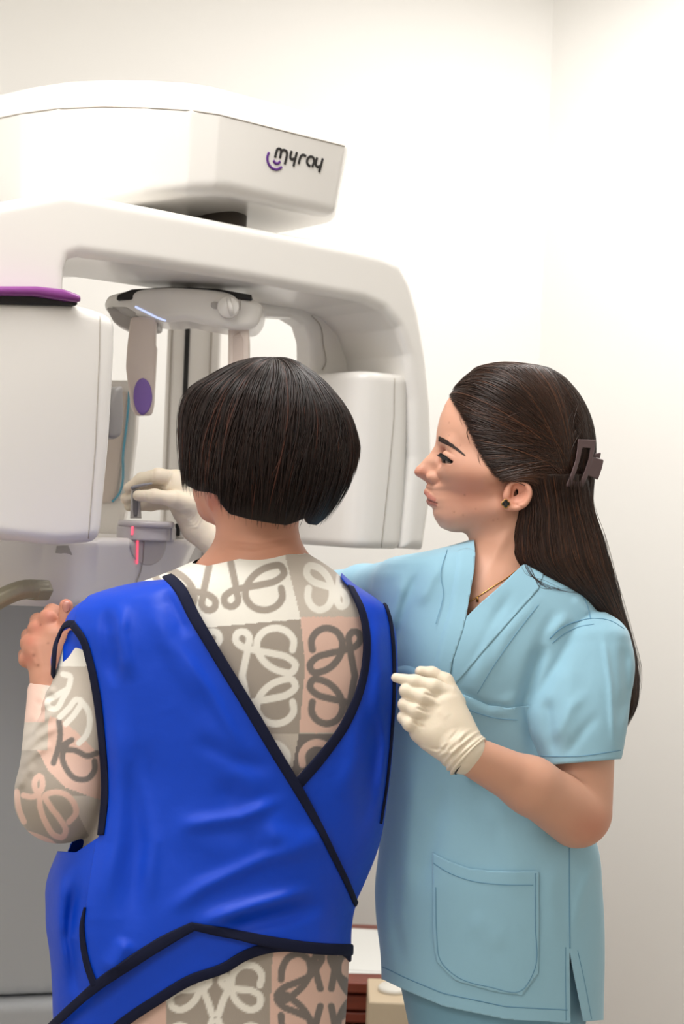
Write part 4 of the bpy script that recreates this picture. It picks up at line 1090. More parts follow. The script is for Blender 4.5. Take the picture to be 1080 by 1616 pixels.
def f_slL(p):
    d = rings(p, T_SL, 2.35)
    w = ridge(p, [(950, 985), (964, 1080), (970, 1195)], 4, 5)+ridge(p, [(905, 1010), (895, 1100), (905, 1190)], 3, 16)-ridge(p, [(862, 1090), (868, 1150), (880, 1200)], 4, 9)-ridge(p, [(985, 1000), (988, 1090), (978, 1150)], 5, 9)+ridge(p, [(870, 1180), (900, 1120), (930, 1085)], 3, 10)+ridge(p, [(860, 1120), (890, 1050)], 2.5, 12)-ridge(p, [(885, 1200), (925, 1150), (950, 1120)], 2.2, 9)
    d = d-1.3*w
    # straight hem
    return smax(d, (p[:, 1]-1203)+(p[:, 0]-918)*.085, 2)
def f_slR(p):
    d = cone(p, (632, 925, -80), (575, 940, -200), 44, 46)
    d = smin(d, cone(p, (575, 940, -200), (515, 948, -322), 46, 46), 20)
    return d
def f_scrub(p):
    d = smin(f_scb(p), f_slR(p), 28)
    d = d-1.35*wrinkles(p, NW)
    s = f_slL(p)
    return smin(d, s, 7)
def f_head(p):
    q = p.copy(); q[:, 2] = np.abs(q[:, 2]-HC)
    d = ellip(q, (822, 684, 0), (108, 96, 80))                             # skull
    d = smin(d, ellip(q, (765, 690, 0), (78, 82, 66)), 30)                 # forehead and temples
    d = smin(d, ellip(q, (762, 755, 0), (72, 72, 62)), 26)                 # face
    d = smin(d, cone(q, (722, 738, 36), (770, 745, 58), 24, 24), 26)       # cheek bone
    d = smin(d, cone(q, (704, 812, 0), (722, 812, 14), 18, 20), 14)        # chin
    d = smin(d, cone(q, (716, 812, 14), (788, 800, 54), 20, 18), 24)       # jaw
    d = smin(d, cone(q, (730, 800, 0), (775, 800, 0), 34, 46), 20)
    d = smin(d, cone(q, (700, 780, 0), (718, 788, 16), 21, 20), 18)        # muzzle
    d = smin(d, cone(q, (702, 694, 6), (716, 700, 42), 11, 11), 12)        # brow
    d = smax(d, -ellip(q, (699, 722, 30), (11, 11, 17)), 16)               # eye socket
    n = cone(q, (695, 702, 0), (668, 742, 0), 7.5, 10)
    n = smin(n, sphere(q, (665, 744, 0), 10), 6)
    n = smin(n, cone(q, (690, 730, 9), (696, 715, 7), 9, 7), 10)
    n = smin(n, cone(q, (696, 715, 0), (686, 746, 0), 10, 15), 8)
    n = smin(n, ellip(q, (682.5, 754, 14.5), (10.5, 8.5, 8.5)), 4)                   # nostril wing
    n = smin(n, cone(q, (670, 754, 0), (682, 762, 0), 5, 6), 6)
    d = smin(d, n, 9)
    d = smax(d, -ellip(q, (674, 761, 7.5), (6, 3.5, 3.6)), 3)              # nostril
    d = d+2.4*np.exp(-((q[:, 0]-694)/3.2)**2-((q[:, 1]-752)/11)**2-((q[:, 2]-18)/8)**2)
    u = cone(q, (676, 777, 0), (681, 783.5, 11), 5.4, 4.2); u = smin(u, cone(q, (681, 783.5, 11), (690, 793, 21), 4.0, 1.6), 4)
    d = smin(d, u, 5)
    l = cone(q, (681, 792.5, 0), (685, 793, 10), 5.8, 5); l = smin(l, cone(q, (685, 793, 10), (691, 795, 19), 4.4, 1.8), 4)
    d = smin(d, l, 5)
    d = smax(d, -cone(q, (668, 784.5, 0), (692, 794.5, 24), 1.3, .8), 2.5)    # mouth line
    # lids: a ball over the eye, open in a wedge that narrows to the outer corner
    E = np.array([712, 724, 37], np.float32)
    r = q-E
    upl = (714.5+(q[:, 0]-694)*.64-q[:, 1])/1.19; lol = (q[:, 1]-(730.3+(q[:, 0]-696)*.10))/1.0
    slit = np.maximum(np.maximum(upl, lol), q[:, 0]-718)
    d = smin(d, ellip(q, E+np.array([0, -.5, 0], np.float32), (17.5, 15.5, 17.0)), 5)
    d = smax(d, -np.maximum(sphere(q, E, 25), slit), 1.2)
    lid = np.exp(-((q[:, 1]-(707.5+(q[:, 0]-696)*.52))/2.0)**2)*np.clip(1-vlen(r)/28, 0, 1)
    d = d+2.2*lid
    # neck
    nk = cone(q, (812, 790, 0), (800, 905, 0), 57, 60)
    nk = smin(nk, cone(q, (785, 840, 0), (775, 930, 0), 36, 50), 16)
    nk = nk-ridge(p, [(815, 820), (790, 860), (758, 925)], 2.5, 9)
    d = smin(d, nk, 22)
    d = smin(d, ellip(p, (765, 965, -50), (88, 75, 78)), 40)              # upper chest
    return d
def rotz_ear(p):
    # ear frame: centre (818, 778), tilted
    c, s = math.cos(.42), math.sin(.42)
    x = p[:, 0]-818; y = p[:, 1]-779
    return np.stack([x*c+y*s, -x*s+y*c, p[:, 2]-(HC+78)], 1)
def f_ear(p):
    e = rotz_ear(p)
    z = e[:, 2]-(.22*e[:, 0])
    k = np.sqrt((e[:, 0]/22)**2+(np.where(e[:, 1] > 0, e[:, 1]/29, e[:, 1]/23))**2)
    rad = (k-1)*22
    plate = np.maximum(rad, np.abs(z-3)-3.4)
    plate = smax(rad, np.abs(z-3)-3.0, 4)
    rim = np.sqrt((rad+4.0)**2+(z-7)**2)-4.0
    rim = np.where(e[:, 1] > 16, rim+1.5, rim)
    d = smin(plate, rim, 4)
    anti = np.sqrt((np.sqrt(((e[:, 0]-3)/11)**2+((e[:, 1]+2)/14)**2)*12-12)**2+(z-5)**2)-2.2
    d = smin(d, anti, 3)
    d = smax(d, -ellip(np.stack([e[:, 0], e[:, 1], z], 1).astype(np.float32), (-3, 0, 8), (12, 14, 6.6)), 3)
    d = smin(d, cone(e, (-16, -2, 3), (-14, 9, 4), 4, 4.5), 4)
    lobe = ellip(e.astype(np.float32), (-7, 23, 3), (9, 9, 4.5)); d = smin(d, lobe, 5)
    return d
# the outline of the face from forehead to throat (a, b)
PROF = np.array([(722, 600), (712, 622), (701.5, 640), (693.8, 660), (689.3, 681), (688.6, 692), (686.6, 703), (679, 715.4), (667, 727.6), (656, 738.8), (653.4, 745), (656.3, 751), (666, 756.5), (673.2, 762), (672.3, 768), (669, 774.4), (669.6, 780.6), (674.4, 784.6), (672.6, 789.7), (675.2, 797), (683.4, 802.5), (683.6, 811), (686.9, 820), (698, 830)], float)
def f_armL(p):
    up = cone(p, (930, 1045, -15), (915, 1282, 52), 46, 52)
    fo = smin(cone(p, (912, 1286, 56), (838, 1240, 135), 53, 43), cone(p, (838, 1240, 135), (738, 1190, 205), 43, 31), 20)
    d = smin(up, fo, 3)
    d = smin(d, cone(p, (728, 1178, 206), (708, 1155, 200), 22, 18), 10)
    return d
def f_armR(p):
    d = cone(p, (640, 930, -80), (515, 945, -325), 42, 38)
    d = smin(d, cone(p, (515, 945, -325), (322, 842, -350), 36, 20), 20)
    d = smin(d, cone(p, (322, 842, -350), (292, 795, -346), 19, 15), 12)
    return d
def f_nbody(p):
    d = f_head(p)
    d = smin(d, f_ear(p), 5)
    trunk = smin(cone(p, (770, 960, -50), (905, 1015, -25), 60, 36), cone(p, (770, 950, -55), (645, 935, -80), 60, 40), 30)
    trunk = smin(trunk, cone(p, (775, 1000, -45), (775, 1180, -50), 80, 75), 30)
    d = smin(d, trunk, 25)
    d = smin(d, np.minimum(f_armL(p), f_armR(p)), 8)
    return d
NS1, NS2, LIP = [np.array(lin(c)[:3]) for c in ((217, 165, 140), (196, 124, 96), (188, 122, 108))]
def ntint(v):
    a, b, c = v[:, 0], v[:, 1], np.abs(v[:, 2]-HC)
    col = np.tile(NS1, (len(v), 1))
    def mix(w, k): 
        nonlocal col; w = np.clip(w, 0, 1)[:, None]; col = col*(1-w)+k*w
    mix(.5*np.exp(-((a-745)/38)**2-((b-775)/34)**2), np.array(lin((202, 124, 98))[:3]))
    mix(.45*np.exp(-((a-662)/14)**2-((b-746)/10)**2), np.array(lin((206, 120, 98))[:3]))
    mix(.35*np.exp(-((a-706)/16)**2-((b-729)/10)**2)*(c > 12), np.array(lin((150, 92, 76))[:3]))
    up = polydist(np.stack([a, b], 1).astype(np.float32), [(672, 778), (680, 785), (689, 793)]); lo_ = polydist(np.stack([a, b], 1).astype(np.float32), [(676, 791), (683, 793.5), (690, 795.5)])
    lip = np.clip(1.3-np.minimum(up/4.0, lo_/4.2), 0, 1)*(c < 24)*np.clip((693-a)/4, 0, 1)
    mix(lip*1.6, LIP)
    q = np.stack([a, b], 1).astype(np.float32)
    for x, y, r in [(733.5, 781, 2.2), (717, 808, 2.0), (731, 813, 1.8), (751, 803, 1.7), (709, 667, 1.6), (709, 687, 1.5), (779, 821, 1.6), (786, 819, 1.4), (727, 703, 1.4)]:
        mix(.4*np.exp(-((a-x)**2+(b-y)**2)/(r*.8)**2)*(v[:, 2] > HC), np.array(lin((128, 74, 58))[:3]))
    e = rotz_ear(v); k = np.exp(-(e[:, 0]/24)**2-(e[:, 1]/30)**2)*(v[:, 2] > HC+60)
    mix(.45*k, np.array(lin((206, 120, 96))[:3]))
    mix(.4*np.exp(-((a-940)/40)**2-((b-1310)/30)**2), np.array(lin((190, 106, 84))[:3]))
    return col
v, q = nets(f_nbody, (268, 570, -395), (1005, 1350, 250), 1.8, flip=True)
# bring the face outline exactly onto its profile
hm = (v[:, 1] > 600) & (v[:, 1] < 832) & (v[:, 0] < 800) & (np.abs(v[:, 2]-HC) < 8)
bb = np.arange(604, 830, 2.0); cur = np.full(len(bb), np.nan)
iv = ((v[:, 1]-603)/2).astype(int)
for k in range(len(bb)):
    m = hm & (iv == k)
    if m.any(): cur[k] = v[m, 0].min()
okb = ~np.isnan(cur); cur = np.interp(bb, bb[okb], cur[okb])
tgt = np.interp(bb, PROF[:, 1], PROF[:, 0]); dl = tgt-cur; dl = np.convolve(np.pad(dl, 2, mode='edge'), np.ones(3)/3, 'same')[2:-2]
print('face profile correction', np.round(dl[::8], 1))
fade = np.clip((765-v[:, 0])/60, 0, 1); fade = fade*fade*(3-2*fade)
fade *= np.clip((v[:, 1]-604)/20, 0, 1)*np.clip((832-v[:, 1])/14, 0, 1)
lat = np.exp(-(np.maximum(np.abs(v[:, 2]-HC)-8, 0)/26)**2)*.85+.15
v[:, 0] += np.interp(v[:, 1], bb, dl)*fade*lat
nbody = mesh_obj('body', W3(v), q, M_skin, nur, colors=ntint(v))
# eyes
M_eyew = mat('eye_white', (214, 200, 192), rough=.2); M_iris = mat('dark_iris', (38, 22, 16), rough=.1); M_brow = mat('brow_brown', (46, 30, 24), rough=.6); M_lash = mat('lash_black', (18, 12, 11), rough=.6)
for sgn in (1, -1):
    E = np.array([712., 724, HC+sgn*37])
    vv, qq = nets(lambda p: sphere(p, E, 15.0), E-19, E+19, 1.6, flip=True); ey = mesh_obj('eye', W3(vv), qq, M_eyew, nur)
    G = E+np.array([-13.2, 3.0, sgn*6.0])
    vv, qq = nets(lambda p: smax(sphere(p, E, 15.5), sphere(p, G, 7.6), .5), E-19, E+19, 1.0, flip=True); mesh_obj('iris', W3(vv), qq, M_iris, ey)
    pth = []; L = []
    for t in np.linspace(0, 1, 34):
        r_ = np.array([-16.8+t*21.5, 0, 0]); r_[1] = 714.5+(E[0]+r_[0]-694)*.64-E[1]-.3
        zz_ = 1-(r_[0]/18.0)**2-((r_[1]+.5)/16.0)**2
        z = 17.5*math.sqrt(max(zz_, .01)); base = E+np.array([r_[0], r_[1], sgn*z])
        L.append(base)
        for j in range(2):
            ln = 1-.45*abs(t-.35)
            tip = base+np.array([(-6.5-2*random.random()+t*7)*ln, (3.2+1.6*random.random()+t*1.5)*ln, sgn*(3.5+t*2)])
            mid = (base+tip)/2+np.array([-.4, 1.5, sgn*.8]); pth.append(catmull([base, mid, tip], 6))
    strands_obj('eyelashes', np.array(pth), np.full(len(pth), .5), M_lash, ey, normals=np.tile([0, 0, 1.0], (len(pth), 6, 1)))
    vv, fc = sweep(W3(np.array(L)), np.linspace(.0014, .0013, len(L)), .0009, sides=6); mesh_obj('lash_line', vv, fc, M_lash, ey)
    # eyebrow hairs
    bp = []
    for k in range(340):
        t = random.random(); wdt = (1-t)**.7*2.9+.8*(1-t)+.5; a = 688.6+t*40; b = 692.5+t*23.5-3.0*math.sin(t*3.1)+random.uniform(-1, 1)*wdt
        p0 = (a, b); p1 = (a+5+2*random.random(), b+1.2+2.2*t)
        bp.append([p0, ((p0[0]+p1[0])/2, (p0[1]+p1[1])/2-.3), p1])
    bp = np.array(bp); nB = len(bp)
    face = lambda p: f_head(p)
    if sgn > 0:
        q2, ok = cast(face, bp.reshape(-1, 2), chi=60)
        dxa = np.interp(q2[:, 1], bb, dl)*(np.exp(-(np.maximum(np.abs(q2[:, 2]-HC)-8, 0)/26)**2)*.85+.15)*np.clip((765-q2[:, 0])/60, 0, 1)
        q2[:, 0] += dxa; q2 = q2.reshape(nB, 3, 3); q2[..., 2] += .7
        qs = q2
    else:
        qs = q2.copy(); qs[..., 2] = 2*HC-qs[..., 2]
    strands_obj('eyebrow', np.stack([catmull(k, 5) for k in qs]), np.random.default_rng(5).uniform(.28, .5, nB), M_brow, nur, normals=np.tile([0, 0, 1.0*sgn], (nB, 5, 1)))

# --- scrub top
VNECK = np.array([(750, 868), (748, 900), (742, 935), (737, 968), (737, 975), (760, 951), (790, 925), (824, 894), (836, 880), (826, 850), (800, 820), (745, 820)], np.float32)
HEMS = np.array([(560, 1540), (605, 1546), (640, 1563), (700, 1588), (800, 1609), (897, 1614), (960, 1609), (1100, 1600)])
SLIT = np.array([(899, 1496), (905, 1530), (922, 1613), (922, 1700), (905, 1700), (901, 1612)], np.float32)
v, q = nets(f_scrub, (480, 840, -375), (1025, 1660, 160), 3.0, flip=True)
ab = v[:, :2].astype(np.float32)
d = v[:, 1]-np.interp(v[:, 0], HEMS[:, 0], HEMS[:, 1])
d = np.maximum(d, -np.where(v[:, 2] > -62, polysdf(ab, VNECK), 50)); d = np.maximum(d, -np.where(v[:, 2] > -40, polysdf(ab, SLIT), 50))
# back of the neck opening
d = np.maximum(d, -np.maximum((np.sqrt(((v[:, 0]-787)/39)**2+((v[:, 2]+62)/72)**2)-1)*39, np.maximum(v[:, 1]-905, v[:, 2]+62)))
# sleeve ends
el = (v[:, 0]-560)*.9+(v[:, 2]+300)*1.0
d = np.maximum(d, np.where((v[:, 2] < -180), 500-v[:, 0]+0*el, -50))
vv, tt = clip_tris(v, q, d)
scrub = mesh_obj('scrub_top', W3(vv), tt, M_scrub, nur)
sm = scrub.modifiers.new('thickness', 'SOLIDIFY'); sm.thickness = 1.5*S0; sm.offset = -1
f_front = lambda p: smin(f_scb(p), f_slR(p), 28)-1.35*wrinkles(p, NW)
# left-hand front lapped over the other
OVER = [(625, 905), (660, 886), (700, 874), (740, 867), (750.5, 872), (749, 900), (743, 935), (737, 970), (731, 995), (722, 1022), (714, 1045), (711, 1066), (711, 1090), (716, 1102), (700, 1108), (640, 1080), (612, 1060), (606, 1000), (612, 930)]
patch('lapped_front', f_front, OVER, M_scrub, scrub, step=4, lift=3.2, thick=2.0, disp=lambda p: -9*np.clip((polydist(p[:, :2], np.array([(750, 872), (749, 900), (743, 935), (737, 970), (722, 1022), (711, 1066), (711, 1090), (700, 1108), (640, 1080)], np.float32))-22)/22, 0, 1))
band = [(824, 893), (790, 925), (760, 951), (737, 974), (726, 1010), (716, 1040), (714, 1085), (735, 1062), (770, 1020), (810, 975), (850, 930), (858, 905), (845, 890)]
patch('neck_facing', f_scrub, band, M_scrub, scrub, step=3, lift=1.8, thick=1.0)
# pockets
patch('chest_pocket', f_front, [(716, 1088), (740, 1100), (770, 1112), (800, 1117), (826, 1114), (860, 1112), (860, 1205), (826, 1230), (740, 1228), (720, 1150)], M_scrub, scrub, step=4, lift=3.6, thick=1.8)
pk = [(684, 1346), (706, 1358), (740, 1371), (775, 1375), (815, 1376), (850, 1375), (851, 1450), (849, 1537), (824, 1571), (780, 1565), (720, 1548), (690, 1518), (684, 1480)]
pko = patch('hip_pocket', f_front, pk, M_scrub, scrub, step=4, lift=3.6, thick=1.8)
f_f2 = lambda p: f_front(p)-3.8
for pts in ([(684, 1362), (706, 1376), (740, 1389), (790, 1396), (842, 1397)], [(845, 1378), (845, 1455), (843, 1534), (822, 1565), (775, 1558), (722, 1542), (694, 1514), (690, 1480), (688, 1400)]):
    seam('stitching', f_f2, pts, M_seamb, pko, n=70, w=1.3)
seam('stitching', f_f2, [(722, 1112), (745, 1122), (780, 1133), (830, 1137)], M_seamb, scrub, w=1.2)
hem = [(a, np.interp(a, HEMS[:, 0], HEMS[:, 1])-20) for a in np.linspace(604, 896, 30)]
seam('stitching', f_front, hem, M_seamb, scrub, n=120, w=1.8)
seam('side_seam', f_front, [(899, 1338), (899, 1400), (900, 1497)], M_seamb, scrub, w=2.2)
seam('stitching', f_front, [(912, 1500), (922, 1545), (934, 1608)], M_seamb, scrub, w=1.4)
seam('stitching', f_front, [(893, 1495), (893, 1550), (894, 1610)], M_seamb, scrub, w=1.4)
seam('shoulder_seam', f_scrub, [(884, 908), (908, 928), (924, 948), (933, 977)], M_seamb, scrub, w=1.8)
seam('armhole_seam', f_scrub, [(868, 1008), (885, 992), (910, 981), (940, 976), (965, 980), (985, 992)], M_seamb, scrub, w=2.0)
seam('armhole_seam', f_scrub, [(872, 1015), (890, 1001), (912, 990), (938, 985)], M_seamb, scrub, w=1.2)
seam('sleeve_hem', f_scrub, [(853, 1193), (880, 1194), (920, 1193), (955, 1188), (980, 1184)], M_seamb, scrub, w=1.5)
seam('stitching', f_scrub, [(754, 1094), (775, 1058), (815, 1000), (850, 955)], M_seamb, scrub, w=1.0)
seam('stitching', lambda p: f_front(p)-3.4, [(706, 868), (696, 905), (700, 935), (688, 985)], M_seamb, scrub, w=1.0)
# trousers and shoes
def f_tr(p):
    d = rings(p, [(1520, 625, 935, -50, 105), (1616, 645, 925, -50, 105), (1760, 648, 925, -50, 100)], 2.3)
    d = smin(d, cone(p, (712, 1740, -50), (712, 2470, -50), 72, 62), 30); d = smin(d, cone(p, (858, 1740, -50), (852, 2470, -50), 72, 62), 30)
    return d
v, q = nets(f_tr, (600, 1510, -180), (960, 2545, 80), 6.5, flip=True)
mesh_obj('scrub_trousers', W3(v), q, mat('teal_blue_cotton', (118, 164, 186), rough=.8, sheen=.2), nur)
for sx in (705, 850):
    x = W3(np.array([sx, 2400, -50.]))[0]+.055; y = Y0+50*S0
    fsh = lambda p: smax(ellip(p, (x-.07, y-.09, .03), (.052, .145, .085)), -p[:, 2], .01)
    v_, q_ = nets(fsh, (x-.14, y-.28, -.02), (x+.02, y+.10, .14), .008); mesh_obj('shoe', v_, q_, mat('white_clog', (228, 228, 226), rough=.5), nur)

# --- gloves
def chain(p, pts, rs, k=5):
    d = None
    for i in range(len(pts)-1):
        c = cone(p, pts[i], pts[i+1], rs[i], rs[i+1]); d = c if d is None else smin(d, c, k)
    return d
def f_gloveL(p):
    palm = smin(cone(p, (738, 1186, 206), (706, 1112, 196), 31, 27), cone(p, (728, 1190, 204), (668, 1152, 198), 30, 23), 16)
    palm = smin(palm, cone(p, (700, 1150, 192), (686, 1128, 186), 36, 34), 18)
    idx = chain(p, [(708, 1096, 200), (684, 1084, 208), (655, 1076, 206), (625, 1069.5, 200)], [15, 13, 11, 7.5], 5)
    mid = chain(p, [(698, 1112, 204), (668, 1100, 214), (642, 1090, 206), (645, 1092, 176)], [13.5, 12.5, 11, 9], 5)
    rin = chain(p, [(686, 1134, 206), (658, 1122, 214), (640, 1112, 204), (648, 1114, 174)], [13.5, 12.5, 11, 9], 5)
    pin = chain(p, [(672, 1156, 204), (648, 1142, 210), (638, 1132, 200), (648, 1136, 172)], [13.5, 12, 10, 8], 5)
    thb = chain(p, [(718, 1110, 178), (703, 1075, 172), (682, 1063, 172), (664, 1060, 174)], [18, 12.5, 10.5, 9], 6)
    d = palm
    for f in (idx, mid, rin, pin): d = smin(d, f, 3)
    d = smin(d, thb, 6)
    cuff = cone(p, (722, 1176, 205), (745, 1200, 200), 35, 39)
    ax = np.array([.72, .68, .1]); t = (p-np.array([735, 1190, 205]))@ax
    cuff = smax(cuff, t-5, 1.5)
    cuff = cuff-2.4*np.sin(t*.55+.06*p[:, 1])*np.exp(-((t+7)/13)**2)
    d = smin(d, cuff, 5)
    for pts, am, w_ in [([(666, 1093), (694, 1103)], -2.2, 2.2), ([(654, 1116), (680, 1126)], -2.2, 2.2), ([(650, 1138), (672, 1148)], -2, 2.2), ([(672, 1103), (697, 1112)], .9, 4), ([(655, 1176), (690, 1187), (722, 1160)], 1.8, 3), ([(665, 1183), (700, 1182), (728, 1146)], -1.8, 3), ([(682, 1196), (716, 1185), (738, 1148)], 1.8, 3.5), ([(690, 1118), (708, 1135)], .8, 8)]:
        d = d-ridge(p, pts, am, w_)
    return d
v, q = nets(f_gloveL, (605, 1040, 140), (785, 1235, 260), 1.3, flip=True)
gl = mesh_obj('glove', W3(v), q, M_glove, nur)
def f_gloveR(p):
    p = p+np.array([0, 0, 151], p.dtype)
    palm = smin(cone(p, (312, 826, -200), (282, 770, -190), 27, 24), cone(p, (300, 800, -196), (276, 765, -188), 28, 22), 12)
    idx = chain(p, [(280, 757, -186), (250, 751, -170), (224, 757, -184), (202, 770, -187)], [15, 12, 11, 7.5], 5)
    thb = chain(p, [(300, 796, -178), (272, 787, -155), (244, 783, -148), (218, 782, -151)], [18, 12, 10.5, 8.5], 6)
    mid = chain(p, [(282, 768, -196), (250, 768, -200), (222, 776, -196), (199, 787, -194)], [14, 12, 11, 9], 5)
    rin = chain(p, [(286, 782, -202), (256, 784, -210), (226, 794, -204), (204, 799, -200)], [13, 11.5, 10.5, 8], 5)
    pin = chain(p, [(292, 796, -206), (262, 794, -216), (238, 797, -212), (224, 797, -206)], [12, 10, 9, 7.5], 5)
    d = palm
    for f in (idx, mid, rin, pin): d = smin(d, f, 5)
    d = smin(d, thb, 5)
    d = smin(d, cone(p, (314, 832, -202), (385, 878, -194), 27, 38), 10)
    d = smax(d, (p[:, 0]-372)*.84+(p[:, 1]-868)*.54, 2)
    for i in range(8):
        o = i*6.0
        d = d-ridge(p, [(262+o*.8, 796+o*.9), (282+o*.7, 806+o*.6), (304+o*.45, 800+o*.2)], .9, 2.0)
    for pts in ([(243, 740), (241, 760)], [(268, 742), (270, 765)], [(229, 774), (231, 792)], [(276, 742), (262, 772)]): d = d-ridge(p, pts, -1.0, 2.0)
    return d
v, q = nets(f_gloveR, (180, 725, -400), (425, 935, -275), 1.4, flip=True)
gr = mesh_obj('glove', W3(v), q, M_glove, nur)
# rolled edge of the near cuff and the dark marks of a wristband under it
ring_c = np.array([738.6, 1193.4, 202]); ax = np.array([.72, .68, .1]); ax /= np.linalg.norm(ax)
e1 = np.cross(ax, [0, 0, 1.]); e1 /= np.linalg.norm(e1); e2 = np.cross(ax, e1)
rp = np.array([ring_c+37.6*(math.cos(t)*e1+math.sin(t)*e2) for t in np.linspace(0, 2*np.pi, 60)])
v_, f_ = sweep(W3(rp), .0019, sides=8, caps=False); mesh_obj('cuff_edge', v_, f_, M_glove, gl)
rp = np.array([ring_c+ax*4.5+33.5*(math.cos(t)*e1+math.sin(t)*e2) for t in np.linspace(0, 2*np.pi, 60)])
v_, f_ = sweep(W3(rp), .0012, sides=6, caps=False); mesh_obj('bracelet', v_, f_, M_lash, nur)['label'] = 'thin dark bracelet just under the glove cuff'

# --- hair
T_CAP = smooth_tab([(573, 788, 812, HC, 12), (577, 766, 844, HC, 44), (590, 742, 880, HC, 66), (604, 726, 897, HC, 77), (620, 712, 911, HC, 85), (640, 704, 923, HC, 90), (662, 702, 932, HC, 93), (690, 704, 938, HC, 94), (730, 708, 938, HC, 93), (770, 722, 936, HC, 86), (805, 748, 936, HC-4, 72), (850, 770, 948, HC-8, 56)], 100)
T_FALL = smooth_tab([(745, 800, 934, HC+14, 78), (800, 816, 937, HC+34, 54), (850, 810, 953, HC+40, 44), (890, 818, 964, HC+42, 40), (925, 855, 974, HC+30, 38), (960, 910, 983, HC+4, 38), (1000, 948, 996, HC-20, 34), (1040, 968, 1005, HC-38, 30), (1080, 980, 1009, HC-38, 26), (1115, 984, 1006, HC-38, 20), (1146, 984, 992, HC-38, 8)], 100)
HL = np.array([(708, 600), (706, 618), (711, 628), (717, 638), (726, 652), (735, 668), (743, 687), (751, 704), (759, 720), (768, 735), (777, 746), (786, 755), (793, 761), (803, 758), (818, 755), (834, 757), (846, 768), (841, 790), (828, 804), (818, 826), (814, 850), (817, 880), (826, 893), (1040, 893), (1040, 560), (708, 560)], np.float32)
def f_cap(p): return rings(p, T_CAP, 2.08)
def f_fall(p): return rings(p, T_FALL, 2.0)
v, q = nets(f_cap, (690, 562, HC-110), (965, 800, HC+110), 2.6, flip=True)
ear_cut = polysdf(v[:, :2].astype(np.float32), HL)
vv, tt = clip_tris(v, q, ear_cut+2)
cH = [np.array(lin(c)[:3]) for c in ((32, 20, 14), (56, 34, 23), (86, 53, 35))]
hairN = mesh_obj('hair', W3(vv), tt, M_hairN, nur, colors=np.tile(cH[0]*1.1, (len(vv), 1)))
sm = hairN.modifiers.new('thickness', 'SOLIDIFY'); sm.thickness = .004; sm.offset = -1
v, q = nets(lambda p: f_fall(p)+3, (800, 745, HC-140), (1020, 1150, HC+90), 3.0, flip=True)
mesh_obj('back_fall', W3(v), q, M_hairN, hairN, colors=np.tile(cH[0]*1.1, (len(v), 1)))
r = np.random.default_rng(11)
cenN = np.array([822, 685, HC])
def on_cap(pts):
    D = pts-cenN; D = D/np.linalg.norm(D, axis=-1, keepdims=True); sh = D.shape
    R = radial_project(f_cap, cenN, D.reshape(-1, 3), 190).reshape(sh[:-1])
    return cenN+D*R[..., None], D
n, k = 6500, 20
hl = catmull(HL[1:17].astype(float), 400)
S = np.zeros((n, 3)); E = np.zeros((n, 3)); Cn = np.zeros((n, 3))
side = np.where(r.random(n) < .82, 1, -1)
u = r.random(n); top = r.random(n) < .45
ih = (u*392).astype(int)
sa = hl[ih]; S[:, 0] = sa[:, 0]+r.normal(0, 1.2, n); S[:, 1] = sa[:, 1]+r.normal(0, 1.2, n)
# depth of the hairline on the head
ps, _ok = cast(f_cap, S[:, :2], chi=80); S[:, 2] = ps[:, 2]
tl = np.linspace(0, 1, 200); topc = np.array([(np.interp(x, [712, 731, 768, 798, 842, 879, 909], [622, 601, 580, 574, 577, 591, 619]), x) for x in np.linspace(714, 905, 200)])
xs = 714+190*r.random(n)**1.15
S[top, 0] = xs[top]; S[top, 1] = np.interp(xs[top], [712, 731, 768, 798, 842, 879, 909], [618, 599, 578, 572, 575, 589, 617]); S[top, 2] = HC+r.uniform(-12, 20, top.sum())
fill = (~top) & (r.random(n) < .5)
S[fill] = np.stack([r.uniform(710, 900, fill.sum()), r.uniform(585, 745, fill.sum()), r.uniform(HC+2, HC+90, fill.sum())], 1)
E[:, 0] = 903+r.normal(0, 5, n); E[:, 1] = 742+r.normal(0, 20, n); E[:, 2] = HC+70+r.normal(0, 6, n)
bk_ = (S[:, 0] > 835) & (top | (S[:, 1] < 640)); E[bk_, 0] = 926+r.normal(0, 6, bk_.sum()); E[bk_, 1] = r.uniform(735, 800, bk_.sum()); E[bk_, 2] = HC+r.uniform(-25, 60, bk_.sum())
lowr = (~top) & (~fill) & (S[:, 0] > 800) & (S[:, 1] > 750); E[lowr, 1] = 790+r.normal(0, 14, lowr.sum()); E[lowr, 0] = 890+r.normal(0, 12, lowr.sum())
M = (S+E)/2; M[:, 1] -= np.where(top, np.clip(62-.3*(S[:, 0]-714), 0, 99), np.where(fill, 4, 10)+.18*np.clip(745-S[:, 1], 0, 200)); M[bk_, 0] += 12; M[:, 0] += np.where(top, 30, 5); M[:, 2] += 45
t = np.linspace(0, 1, k)[None, :, None]
pth = (1-t)**2*S[:, None]+2*t*(1-t)*M[:, None]+t*t*E[:, None]
pth, dd = on_cap(pth)
ins0 = polysdf(pth[:, 0, :2].astype(np.float32), HL) < 1.5
pth = pth[ins0]; dd = dd[ins0]; side = side[ins0]; n = len(pth)
lift = r.uniform(-1.5, 2.2, n)[:, None]+1.6*np.sin(np.linspace(0, np.pi, k))[None]*r.random(n)[:, None]
pth = pth+dd*lift[..., None]
pth[side < 0, :, 2] = 2*HC-pth[side < 0, :, 2]; dd[side < 0, :, 2] *= -1
tone = r.random(n)[:, None]; colr = cH[0]*(1-tone)+cH[1]*tone; edge = np.exp(-np.abs(polysdf(pth[:, 4, :2].astype(np.float32), HL))/7)[:, None]; colr = colr*(1-.6*edge)+cH[2]*.6*edge; mm = (r.random(n) < .08)[:, None]; colr = np.where(mm, cH[2], colr)
strands_obj('swept_strands', pth, r.uniform(.4, 1.0, n), M_hairN, hairN, colors=colr, normals=dd)
